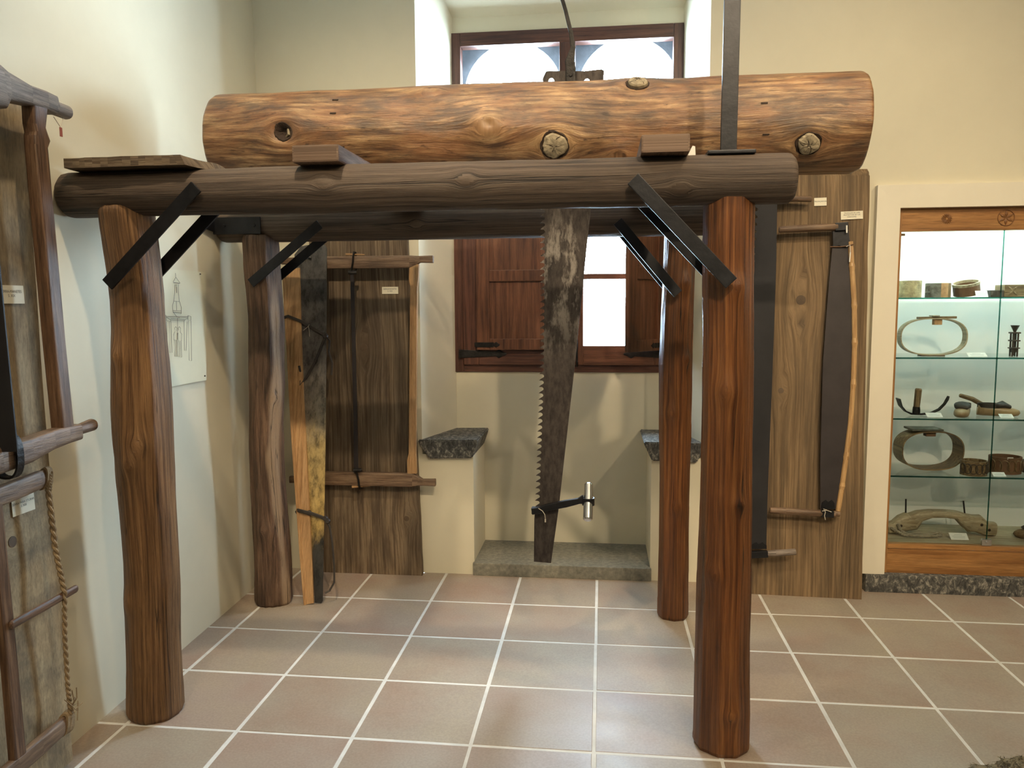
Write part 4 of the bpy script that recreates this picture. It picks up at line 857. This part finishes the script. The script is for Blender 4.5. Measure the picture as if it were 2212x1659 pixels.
# ================================================================== printed cards
g_ = 'printed cards on the saw boards'; vy = (-0.027,1,0); up_l = (-0.029,0,1)
c = PL(24,636,0.002); card('cream printed card under the high frame saw on the tan plank', c, vy, up_l, 0.105, 0.055, 'SERRA-MANETES\nS. XIX', 0.0115)
c = PL(50,1089,0.002); card('cream printed card inside the rope-tensioned frame saw', c, vy, up_l, 0.095, 0.056, 'SERRA PARA STURAR\nS. XIX', 0.0098)
c = Py(839,627,-0.083); c.y = -0.0485; card('cream printed card on the dark plank beside the round knot', c, (1,0,0), (0,0,1), 0.090, 0.038, 'SERRAMANETES\nS. XIX', 0.0105)
c = PR(1772,436,0.003); card('cream printed card with one line near the top of the grey plank', c, (1,0,0.02), (0,0.0595,1), 0.060, 0.040, 'TRONÇADOR', 0.0095)
c = PR(1840,465,0.003); card('wide cream printed card with three lines above the bamboo-guarded saw', c, (1,0,0.03), (0,0.06,1), 0.106, 0.040, 'TRONÇADOR AMB\nPROTECTOR FET DE\nCANYAMEL', 0.0088)

# drawing on the left wall
def PW(px, py, off=0.0):
    x = -0.58
    for _ in range(8): p = Pp(px, py, (x,0,0), (1,0,0)); x = XL(p.y, p.z)+off
    return p
t_ = thing('sheet_drawing', 'large pale paper sheet with pencil drawing of the sawing trestle pinned to the left wall', 'drawing', (-0.565,-0.88,1.15))
cs = [(318,577),(445,588),(446,821),(345,840)]; b = B(); gr_ = []; n_ = 8
for i in range(n_+1):
    for k in range(n_+1):
        u, q = k/n_, i/n_; x = (cs[3][0]*(1-u)+cs[2][0]*u)*(1-q)+(cs[0][0]*(1-u)+cs[1][0]*u)*q; y = (cs[3][1]*(1-u)+cs[2][1]*u)*(1-q)+(cs[0][1]*(1-u)+cs[1][1]*u)*q
        gr_.append(PW(x, y, 0.008+0.003*(1-q)))
b.add(gr_, [(i*(n_+1)+k, i*(n_+1)+k+1, (i+1)*(n_+1)+k+1, (i+1)*(n_+1)+k) for i in range(n_) for k in range(n_)])
pa = b.obj('paper', 'drawing_paper', t_, smooth=True)
SK = [[(270,165),(275,215),(245,268)],[(275,215),(325,283)],[(245,275),(325,286)],[(250,282),(320,290)],[(265,300),(262,400),(250,500)],[(305,300),(306,400),(318,505)],[(282,300),(284,402)],[(286,330),(286,402)],
 [(250,500),(235,560),(245,640),(340,650),(342,575),(320,505),(250,500)],[(282,505),(285,610)],[(245,612),(340,617)],[(248,630),(340,638)],[(255,645),(290,690),(320,700)],
 [(150,680),(430,685)],[(160,690),(420,695)],[(215,708),(380,722)],[(220,724),(375,735)],[(130,675),(155,665),(162,735),(135,735),(130,675)],[(420,672),(455,682),(455,730),(420,725),(420,672)],[(162,690),(215,725),(215,745),(165,735)],[(420,700),(378,730),(375,748)],
 [(135,740),(150,1250),(185,1252),(165,745)],[(195,748),(206,1118),(230,1115),(218,745)],[(375,740),(378,1090),(398,1092),(410,745)],[(425,735),(436,1208),(464,1214),(456,735)],
 [(296,700),(298,960)],[(265,850),(262,820),(275,805),(288,822),(285,852)],[(305,850),(305,820),(318,805),(332,822),(330,872)],[(265,862),(250,900),(252,965),(292,968),(292,880)],[(302,880),(305,975),(342,980),(345,890),(330,872)],
 [(258,968),(262,1160),(292,1162),(292,970)],[(305,980),(304,1162),(345,1170),(340,985)],[(322,985),(324,1160)],[(278,970),(278,1160)]]
b = B()
for pl_ in SK:
    q = [PW(330+x/5.53, 560+y/5.53, 0.0125) for x, y in pl_]; b.tube(q, 0.0008, 5)
b.obj('pencil_lines', 'pencil', pa)
for px, py in ((432,592),(442,812)): B().lathe(PW(px, py, 0.011), [(0.004,0),(0.003,0.004)], 8, (1,0,0)).obj('pin', 'ink', t_)

# ================================================================== show case set in the back wall
sc = thing('show_case', 'lit show case with white casing, oak frame and glass shelves set in the back wall', 'show case', (3.265,0.0,0.09))
CX0, CX1, IX0, IX1, ZC0, ZC1, ZI = 2.640, 3.890, 2.752, 3.778, 0.092, 2.085, 1.972
yf = -0.05
def quadprism(pts, y0, y1): b = B(); b.prism(pts, lambda a, c, d: (a, y0+d, c), y1-y0); return b
quadprism([(CX0,ZC0),(IX0,ZC0),(IX0,ZI),(CX0,ZC1)], yf, WY+0.012).obj('casing', 'white_paint', sc)
quadprism([(CX1,ZC0),(IX1,ZC0),(IX1,ZI),(CX1,ZC1)], yf, WY+0.012).obj('casing', 'white_paint', sc)
quadprism([(CX0,ZC1),(IX0,ZI),(IX1,ZI),(CX1,ZC1)], yf, WY+0.012).obj('casing', 'white_paint', sc)
y0 = -0.022
B().box((IX0-0.004,y0,ZC0), (IX0+0.020,0.02,ZI+0.004), 0.002).obj('jamb', 'case_wood', sc, grain=(0,0,1))
B().box((IX1-0.020,y0,ZC0), (IX1+0.004,0.02,ZI+0.004), 0.002).obj('jamb', 'case_wood', sc, grain=(0,0,1))
tpn = B().box((IX0+0.020,y0+0.003,1.858), (IX1-0.020,0.02,ZI+0.004), 0.002).obj('top_panel', 'case_wood', sc, grain=(1,0,0))
B().box((IX0+0.020,y0+0.003,ZC0), (IX1-0.020,0.02,0.222), 0.002).obj('bottom_panel', 'case_wood', sc, grain=(1,0,0))
B().box((IX0+0.020,y0-0.001,0.224), (IX1-0.020,0.02,0.247), 0.002).obj('bottom_rail', 'case_wood', sc, grain=(1,0,0))
for cx, r, n_ in ((2.985,0.026,18), (3.262,0.040,6), (3.54,0.026,18)):     # carved rosettes
    b = B(); yy = y0+0.002; z = 1.918
    if n_ == 6:
        b.ring((cx,yy,z), (1,0,0), (0,0,1), (0,1,0), r, r, 2, 0.003, 0.006, 32)
        for k in range(6):
            a = math.pi*k/3+0.5; d = Vector((math.cos(a),0,math.sin(a))); s_ = Vector((-math.sin(a),0,math.cos(a))); c = Vector((cx,yy,z))
            b.loft([c+d*0.002, c+d*r*0.45, c+d*r*0.93], [(0.001,0.001,2),(0.008,0.0035,2),(0.001,0.001,2)], 8, (0,1,0))
    else:
        for k in range(n_):
            a = 2*math.pi*k/n_; d = Vector((math.cos(a),0,math.sin(a))); c = Vector((cx,yy,z)); b.loft([c+d*0.006, c+d*r*0.7, c+d*r], [(0.001,0.001,2),(0.0032,0.003,2),(0.001,0.001,2)], 6, (0,1,0))
    b.obj('rosette', 'carved_oak', tpn) if 'carved_oak' in MATS else (plain('carved_oak', (0.20,0.085,0.026), 0.5, var=0.3, vs_=30), b.obj('rosette', 'carved_oak', tpn))
ln = B(); X0, X1, YB, ZB, ZT2 = IX0+0.006, IX1-0.006, 0.40, 0.236, 2.02
ln.add([(X0,0.02,ZB),(X1,0.02,ZB),(X1,YB,ZB),(X0,YB,ZB),(X0,0.02,ZT2),(X1,0.02,ZT2),(X1,YB,ZT2),(X0,YB,ZT2)], [(3,2,6,7),(0,3,7,4),(2,1,5,6),(7,6,5,4),(0,1,2,3)])
make('lining', ln.v, ln.f, 'case_lining', sc)
B().box((X0,0.02,ZB), (X1,YB,ZB+0.006)).obj('base_board', 'ash_wood', sc, grain=(1,0,0))
for x0, x1 in ((IX0+0.022, 3.263), (3.267, IX1-0.022)):
    B().add([(x0,-0.004,0.248),(x1,-0.004,0.248),(x1,-0.004,1.858),(x0,-0.004,1.858)], [(0,1,2,3)]).obj('glass_pane', 'case_glass', sc)
B().box((3.2632,-0.007,0.248), (3.2668,0.0,1.858)).obj('pane_edge', 'glass_edge', sc)
SH = [(1.528,), (1.222,), (0.905,), (0.602,)]
for (z,) in SH:
    s_ = B().add([(X0+0.002,0.022,z),(X1-0.002,0.022,z),(X1-0.002,YB-0.02,z),(X0+0.002,YB-0.02,z)], [(0,1,2,3)]).obj('glass_shelf', 'shelf_glass', sc)
    B().box((X0+0.002,0.0195,z-0.008), (X1-0.002,0.0218,z)).obj('shelf_edge', 'glass_edge', s_)
b = B(); b.tube([(X0+0.03,0.075,1.875),(X1-0.03,0.075,1.875)], 0.011, 12); b.obj('light_tube', 'tube_light', sc)
B().box((X0,0.055,1.862), (X0+0.035,0.095,1.888), 0.002).obj('tube_holder', 'white_tag', sc)
B().box((X0,-0.001,1.838), (X0+0.04,0.006,1.850), 0.001).obj('glass_clip', 'leather_brown', sc)
b = B().box((3.238,-0.018,0.250), (3.285,-0.002,0.285), 0.003); b.lathe((3.262,-0.018,0.268), [(0.007,0),(0.006,0.004)], 12, (0,-1,0)); b.obj('lock', 'bright_steel', sc)

# things in the show case
Z1, Z2, Z3, Z4, Z5 = 1.528, 1.222, 0.905, 0.602, 0.242
def X(px, py, Y): return Py(px, py, Y).x
def hollow(b, c, r, h, th=0.006, n=36, sq=1.0):
    c = Vector(c); prof = [(r,0),(r,h),(r-th,h),(r-th,0.004)]; k0 = len(b.v); b.lathe(c, prof, n, (0,0,1), False)
    b.lathe(c, [(r-th,0.002),(r-th,0.006)], n)
    for i in range(k0, len(b.v)): b.v[i].y = c.y+(b.v[i].y-c.y)*sq
    return b
gC = 'carved boxes and collars on the top glass shelf'
Y = 0.13; c = X(1965,625,Y); b = hollow(B(), (c,Y,Z1), 0.056, 0.088)
tag(b.obj('cork_collar', 'cork'), 'short cork cylinder on the top glass shelf next to the oak frame', 'collar')
c = X(2026,625,Y); t_ = thing('hide_collar', 'drum-shaped collar with grey, tan and brown patches on the top glass shelf', 'collar', (c,Y,Z1))
def sector(c, r, h, a0, a1, mat, name, par, th=0.004):
    v = []; m = 12
    for k in range(m+1):
        a = a0+(a1-a0)*k/m
        for rr in (r, r-th):
            for z in (0, h): v.append((c[0]+math.cos(a)*rr, c[1]+math.sin(a)*rr, c[2]+z))
    f = []
    for k in range(m): q = k*4; f += [(q,q+4,q+5,q+1), (q+2,q+3,q+7,q+6), (q+1,q+5,q+7,q+3), (q,q+2,q+6,q+4)]
    f += [(0,1,3,2), (m*4,m*4+2,m*4+3,m*4+1)]; B_ = B(); B_.add(v, f); return B_.obj(name, mat, par)
R_ = math.radians
for a0, a1, mt in ((200,262,'grey_hide'),(262,300,'tan_hide'),(300,360,'olive_wood'),(0,200,'grey_hide')): sector((c,Y,Z1), 0.060, 0.074, R_(a0), R_(a1), mt, 'patch', t_)
for zz in (0.028, 0.058): B().box((c-0.072,Y-0.035,Z1+zz-0.004), (c-0.052,Y-0.025,Z1+zz+0.004), 0.001).obj('buckle', 'bright_steel', t_)
c = X(2086,625,Y)+0.007; t_ = thing('leather_hoop', 'brown leather hoop with pale rim tilted on the top glass shelf', 'collar', (c,Y,Z1))
M = Matrix.Translation((c,Y,Z1+0.010)) @ Matrix.Rotation(R_(-12), 4, 'Y') @ Matrix.Rotation(R_(10), 4, 'X')
b = hollow(B(), (0,0,0), 0.062, 0.055, 0.004); b.v = [M @ q for q in b.v]; zmin = min(q.z for q in b.v); b.v = [q+Vector((0,0,Z1-zmin)) for q in b.v]; b.obj('band', 'leather_brown', t_)
b = B(); b.ring((0,0,0.056), (1,0,0), (0,1,0), (0,0,1), 0.064, 0.064, 2, 0.007, 0.014, 36); b.v = [(M @ q)+Vector((0,0,Z1-zmin)) for q in b.v]; b.obj('rim', 'ash_wood', t_)
b = B(); q = M @ Vector((0.035,-0.064,0.02)); b.bar(q, q+Vector((0.03,0,0.004)), 0.010, 0.006, (0,-1,0)); b.obj('clasp', 'bright_steel', t_)
c = X(2152,625,0.12)-0.004; b = B().box((c-0.032,0.10,Z1), (c+0.032,0.15,Z1+0.036), 0.003)
for k in range(3): b.loft([(c-0.022+0.02*k,0.0985,Z1+0.010),(c-0.022+0.02*k,0.0985,Z1+0.028)], [(0.006,0.002,2),(0.004,0.002,2)], 8, (0,1,0))
tag(b.obj('carved_box', 'dark_wood_plain'), 'small dark carved box behind the card on the top glass shelf', 'box')
def flower_box(label, x0, x1, y0, y1, z, h, mat, nfl):
    t_ = thing('carved_box', label, 'box', ((x0+x1)/2,(y0+y1)/2,z)); B().box((x0,y0,z), (x1,y1,z+h), 0.004).obj('body', mat, t_)
    for i in range(nfl):
        b = B(); cx = x0+(x1-x0)*(i+0.5)/nfl; r = min(h, (x1-x0)/nfl)*0.45; cc = Vector((cx,y0-0.0005,z+h/2))
        for k in range(4):
            a = math.pi/4+math.pi*k/2; d = Vector((math.cos(a),0,math.sin(a))); b.loft([cc+d*0.003, cc+d*r*0.6, cc+d*r*1.1], [(0.001,0.001,2),(r*0.22,0.002,2),(0.001,0.001,2)], 8, (0,1,0))
        b.obj('carving', 'olive_wood', t_)
    return t_
c0 = X(2170,625,0.10); flower_box('carved wooden box with four-petal flowers on the top glass shelf', c0, c0+0.16, 0.10, 0.20, Z1, 0.064, 'olive_wood', 2)
def shelf_card(label, px, py, Y, z, w_=0.062, d=0.04, ang=28, lines=None):
    c = Vector((X(px,py,Y), Y, z)); a = R_(ang); t_ = thing('shelf_card', label, 'label', c); x = Vector((1,0,0)); u = Vector((0,math.cos(a),math.sin(a)))
    M = frame_mat(c+u*d/2+Vector((0,0,0.0008)), x, u); B().box((-w_/2,-d/2,-0.0006), (w_/2,d/2,0.0006), 0, M).obj('paper', 'white_tag', t_)
    b = B(); leg = c+u*d; b.bar(leg, Vector((leg.x,leg.y+0.002,z)), w_*0.6, 0.0006, (0,1,0)); b.obj('stand', 'white_tag', t_)
    for i in range(3): B().box((-w_*(0.22,0.36,0.34)[i],d*(0.22-0.22*i)-0.0012,0.0007), (w_*(0.22,0.36,0.34)[i],d*(0.22-0.22*i)+0.0012,0.0009), 0, M).obj('print_line', 'print_grey', t_)
    return t_
plain('print_grey', (0.42,0.45,0.43), 0.8)
shelf_card('white card propped on the top glass shelf before the small dark box', 2122, 637, 0.036, Z1, 0.058, 0.036, 62)
shelf_card('white card on the second glass shelf beside the thin oval hoop', 2113, 772, 0.07, Z2, 0.092, 0.036, 32)
shelf_card('white card on the third glass shelf beside the iron scraper', 2020, 904, 0.07, Z3, 0.078, 0.036, 32)
shelf_card('white card on the third glass shelf before the clogs', 2176, 906, 0.07, Z3, 0.066, 0.032, 32)
shelf_card('white card on the fourth glass shelf before the carved wooden tub', 2160, 1034, 0.042, Z4, 0.062, 0.032, 32)
shelf_card('white card on the case floor before the wooden yoke', 2074, 1166, 0.10, Z5, 0.090, 0.045, 38)

def hoop(label, px0, px1, py, Y, z, h, dep, yaw, mat, th=0.006):
    x0, x1 = X(px0,py,Y), X(px1,py,Y); c = Vector(((x0+x1)/2, Y, z+h/2+0.004)); ux = Vector((math.cos(yaw),math.sin(yaw),0)); uy = Vector((0,0,1)); uz = ux.cross(uy)
    t_ = thing('oval_collar', label, 'collar', (c.x,c.y,z)); B().ring(c, ux, uy, uz, (x1-x0)/2, h/2, 2.5, th, dep, 56).obj('hoop', mat, t_, smooth='auto'); return t_, c, ux, uy, uz
t_, c, ux, uy, uz = hoop('thin oval wooden animal collar with flat clasp on the second glass shelf', 1942, 2085, 730, 0.14, Z2, 0.196, 0.055, R_(-2), 'ash_wood')
top = c+uy*0.098
B().bar(top-ux*0.075+uy*0.0, top+ux*0.11+uy*0.003, 0.040, 0.012, uy, 0.003).obj('clasp', 'olive_wood', t_, grain=(1,0,0)); B().box(top+Vector((-0.012,-0.03,0.008)), top+Vector((0.022,0.02,0.014)), 0.001).obj('tag', 'ash_wood', t_)
B().box(top+Vector((0.0,-0.02,-0.036)), top+Vector((0.04,0.01,-0.006)), 0.003).obj('toggle', 'tan_hide', t_); B().bar(c-uy*0.099-ux*0.06, c-uy*0.099+ux*0.06, 0.05, 0.006, uy, 0.002).obj('foot', 'leather_brown', t_)
t_, c, ux, uy, uz = hoop('deep oval wooden animal collar with painted board on the fourth glass shelf', 1937, 2072, 985, 0.205, Z4, 0.212, 0.120, R_(2), 'olive_wood')
B().bar(c+uy*0.112-ux*0.11, c+uy*0.112+ux*0.05, 0.115, 0.010, uy, 0.002).obj('painted_board', 'grey_hide', t_, grain=(1,0,0)); B().box(c+uy*0.085+Vector((-0.03,-0.04,-0.01)), c+uy*0.085+Vector((0.02,0.0,0.012)), 0.003).obj('toggle', 'leather_brown', t_)
# carved tower
c = Vector((X(2191,735,0.13), 0.13, Z2)); t_ = thing('carved_tower', 'small dark openwork carved tower on the second glass shelf', 'carving', c)
b = B()
for k in range(4):
    a = math.pi/4+k*math.pi/2; d = Vector((math.cos(a)*0.017, math.sin(a)*0.017, 0)); B().tube([c+d, c+d+Vector((0,0,0.125))], 0.0042, 8).obj('column', 'dark_wood_plain', t_)
for z0, z1 in ((0.040,0.046),(0.078,0.085),(0.118,0.126)): B().box(c+Vector((-.021,-.021,z0)), c+Vector((.021,.021,z1)), 0.002).obj('tier', 'dark_wood_plain', t_)
B().lathe(c+Vector((0,0,0.126)), [(0.006,0),(0.010,0.01),(0.020,0.032),(0.021,0.035)], 14).obj('cup', 'dark_wood_plain', t_)
B().lathe(c+Vector((0,0,0.004)), [(0.003,0),(0.013,0.02),(0.015,0.037)], 10).obj('core', 'dark_wood_plain', t_)
b = B(); b.tube([c+Vector((0,0,0.046)), c+Vector((0,0,0.12))], 0.005, 8); b.obj('spindle', 'dark_wood_plain', t_)
# iron scraper with upright handle
Y = 0.14; Q = lambda px, py: Py(px, py, Y); t_ = thing('iron_scraper', 'dark curved iron tool with upright wooden handle on the third glass shelf', 'tool', (Q(1980,895).x,Y,Z3))
zo = Z3+0.006-Q(1975,894).z; pth = [Q(1940,860),Q(1945,876),Q(1955,887),Q(1968,893),Q(1990,894),Q(2010,892),Q(2028,884),Q(2040,872),Q(2046,862),Q(2049,855)]
B().loft([p+Vector((0,0,zo)) for p in pth], [(0.034,0.003,4),(0.030,0.003,4),(0.018,0.004,4),(0.009,0.005,3),(0.007,0.005,3),(0.007,0.006,3),(0.008,0.007,3),(0.009,0.007,2),(0.010,0.008,2),(0.006,0.006,2)], 14, (0,0,1)).obj('curved_blade', 'wrought_iron', t_, smooth='auto')
hb = Q(1979,894)+Vector((0,0,zo)); B().lathe(hb, [(0.019,-0.002),(0.019,0.024),(0.017,0.040)], 16).obj('socket', 'wrought_iron', t_)
B().lathe(hb+Vector((0,0,0.030)), [(0.0155,0),(0.0165,0.06),(0.017,0.100),(0.014,0.108)], 16, (0.06,0,1)).obj('handle', 'olive_wood', t_, grain=(0,0,1))
# clogs
def clog(label, c, ang, L, mat, z):
    c = Vector((c[0], c[1], z)); d = Vector((math.cos(ang), math.sin(ang), 0)); t_ = thing('wooden_clog', label, 'clog', c, 'clogs on the third glass shelf')
    st_ = [(-0.5,0.020,0.030,0.032),(-0.35,0.030,0.030,0.030),(-0.1,0.028,0.027,0.027),(0.15,0.036,0.026,0.026),(0.35,0.034,0.022,0.022),(0.47,0.018,0.016,0.022),(0.52,0.006,0.008,0.026)]
    B().loft([c+d*(L*a)+Vector((0,0,zc)) for a, w_, h_, zc in st_], [(w_, h_, 2.6) for a, w_, h_, zc in st_], 18, (0,0,1)).obj('sole', mat, t_, grain=d, smooth=True)
    B().loft([c+d*(L*a)+Vector((0,0,zc)) for a, zc in ((-0.1,0.050),(0.1,0.062),(0.28,0.050))], [(0.030,0.012,2),(0.040,0.020,2),(0.032,0.010,2)], 14, (0,0,1)).obj('upper', 'leather', t_, smooth=True)
    s = Vector((-d.y, d.x, 0)); b = B(); b.ring(c+d*(-0.22*L)+Vector((0,0,0.056)), d, s, (0,0,1), 0.055, 0.034, 2, 0.003, 0.022, 28); b.obj('heel_strap', 'leather', t_); return t_
p = Py(2090,886,0.10); clog('pale wooden clog with leather upper pointing at the glass on the third shelf', (p.x-0.02,0.11), R_(-120), 0.17, 'horn', Z3)
p = Py(2155,880,0.15); clog('pale wooden clog with leather upper lying beside the tan handle on the third shelf', (p.x+0.0,0.145), R_(-14), 0.19, 'horn', Z3)
p = Py(2202,888,0.14); clog('dark grey wooden clog on the third glass shelf', (p.x+0.112,0.13), R_(-165), 0.19, 'grey_hide', Z3)
a, c = Py(2075,857,0.235), Py(2125,872,0.235); b = B(); b.loft([a, a.lerp(c,0.5), c+Vector((0.06,0,-0.05))], [(0.011,0.011,2),(0.013,0.013,2),(0.012,0.012,2)], 12, (0,1,0), round0=0.008, round1=0.006)
zm = min(q.z for q in b.v); b.v = [q+Vector((0,0,Z3-zm)) for q in b.v]
tag(b.obj('wooden_peg', 'olive_wood', grain=(1,0,-0.3)), 'tan wooden stick propped behind the clogs on the third shelf', 'stick')
# tubs on the fourth shelf
c = X(2103,1015,0.085); t_ = thing('carved_ring', 'round dark carved wooden ring on the fourth glass shelf beside the deep oval collar', 'collar', (c,0.085,Z4)); hollow(B(), (c,0.085,Z4), 0.064, 0.076, 0.007, 40, 0.9).obj('band', 'olive_wood', t_)
def bandcarve(c, r, z, h, par, sq, mat):
    b = B()
    for k in range(7):
        a = R_(200+k*24); p = Vector((c[0]+math.cos(a)*r, c[1]+math.sin(a)*r*sq, z)); n = Vector((math.cos(a), math.sin(a)*sq, 0)).normalized(); s = Vector((-n.y,n.x,0)); b.ring(p+Vector((0,0,h*0.5)), s, (0,0,1), n, h*0.26, h*0.36, 2, 0.003, 0.004, 16)
    b.obj('carving', mat, par)
bandcarve((c,0.085), 0.0645, Z4, 0.076, t_, 0.9, 'dark_wood_plain')
c = X(2170,1012,0.155); t_ = thing('carved_tub', 'wide brown carved wooden tub on the fourth glass shelf behind a card', 'box', (c,0.155,Z4)); hollow(B(), (c,0.155,Z4), 0.079, 0.088, 0.007, 40, 0.85).obj('tub', 'leather_brown', t_); bandcarve((c,0.155), 0.0795, Z4, 0.088, t_, 0.85, 'olive_wood')
B().box((c-0.02,0.155-0.079*0.85+0.002,Z4+0.080), (c+0.008,0.155-0.079*0.85+0.006,Z4+0.092)).obj('tag', 'white_tag', t_)
c = X(2222,1015,0.15); flower_box('dark carved wooden box at the end of the fourth glass shelf', c-0.022, c+0.12, 0.11, 0.2, Z4, 0.066, 'dark_wood_plain', 1)
# yoke on the case floor
Y = 0.20; Q = lambda px, py: Py(px, py, Y); t_ = thing('wooden_yoke', 'pale wooden ox yoke with iron pins and rope on the case floor', 'yoke', (Q(2030,1150).x,Y,Z5))
zo = Z5+0.002+0.036-Q(2130,1140).z; yp = [(1915,1146),(1932,1138),(1948,1128),(1960,1124),(1970,1124),(1985,1112),(2010,1107),(2040,1107),(2065,1110),(2082,1120),(2094,1128),(2110,1128),(2126,1138),(2147,1140)]
ys_ = [.026,.034,.046,.050,.048,.030,.021,.020,.022,.036,.048,.048,.038,.036]
pts = [Q(*p) for p in yp]; pts = [Vector((p.x,p.y,max(p.z+zo, Z5+0.002+h))) for p, h in zip(pts, ys_)]
B().loft(pts, [(0.036,h,3.2) for h in ys_], 20, (0,0,1)).obj('beam', 'ash_wood', t_, grain=(1,0,0), smooth='auto')
for a, c in (((1957,1076),(1957,1122)), ((2081,1080),(2089,1122))): B().tube([Q(*a)+Vector((0,0,zo)), Q(*c)+Vector((0,0,zo-0.05))], 0.0042, 8).obj('pin', 'black_iron', t_)
for x_, y_ in ((2114,1128),(2130,1139),(1941,1130)): B().lathe(Q(x_,y_)+Vector((0,-0.0365,zo)), [(0.008,0),(0.007,0.002)], 12, (0,-1,0)).obj('peg_hole', 'knot_dark', t_)
rp = [(1940,1132,.158),(1946,1146,.150),(1960,1158,.145),(1990,1163,.145),(2012,1154,.150),(2028,1150,.155),(2033,1160,.140),(2020,1166,.120),(1985,1166,.110),(1955,1158,.120),(1935,1146,.145),(1926,1140,.155)]
P3 = [Py(x_, y_, yy) for x_, y_, yy in rp]; P3 = [Vector((p.x,p.y,max(p.z, Z5+0.012))) for p in P3]; twist(P3, 0.0055, 7, 22, 'rope', 'rope_grey', t_)
p = Py(2200,1150,0.18); clog('dark leather-topped wooden clog on the case floor away from the yoke', (p.x+0.075,0.17), R_(175), 0.19, 'olive_wood', Z5).pop('group', None)

# shaggy bundle on the floor, cut by the picture's edge
c = Pz(2280,1726); v = []; f = []; n1, n2 = 72, 40
for i in range(n2+1):
    ph = math.pi*0.5*i/n2
    for k in range(n1):
        a = 2*math.pi*k/n1; d = Vector((math.cos(a)*math.cos(ph), math.sin(a)*math.cos(ph), math.sin(ph))); r = 1+0.22*fbm(d*2.2+Vector((3,1,7)), 4)+0.10*noise.noise(d*14)
        v.append(c+Vector((d.x*0.20*r, d.y*0.16*r, d.z*0.075*r)))
for i in range(n2):
    for k in range(n1): f.append((i*n1+k, i*n1+(k+1)%n1, (i+1)*n1+(k+1)%n1, (i+1)*n1+k))
t_ = thing('fleece_bundle', 'shaggy tan fleece bundle lying on the floor tiles', 'fleece', c); make('pelt', v, f, 'fur', t_, smooth=True)
hv = []; hf = []; random.seed(11)
for k in range(2600):
    q = random.choice(v); o_ = q-c; n = Vector((o_.x/0.04, o_.y/0.0256, o_.z/0.0056+0.2)).normalized(); s = n.orthogonal().normalized(); s.rotate(Matrix.Rotation(random.uniform(0,6.28), 3, n)); L = random.uniform(0.012,0.034)
    tip = q+n*L*0.7+s*L+Vector((0,0,-L*0.4)); tip.z = max(tip.z, 0.001); w_ = n.cross(s)*0.0016; i0 = len(hv); hv += [q+w_, q-w_, tip]; hf.append((i0,i0+1,i0+2))
o = make('strands', hv, hf, 'fur', t_); o['kind'] = 'stuff'

for o in bpy.data.objects:
    if '_w' in o: del o['_w']
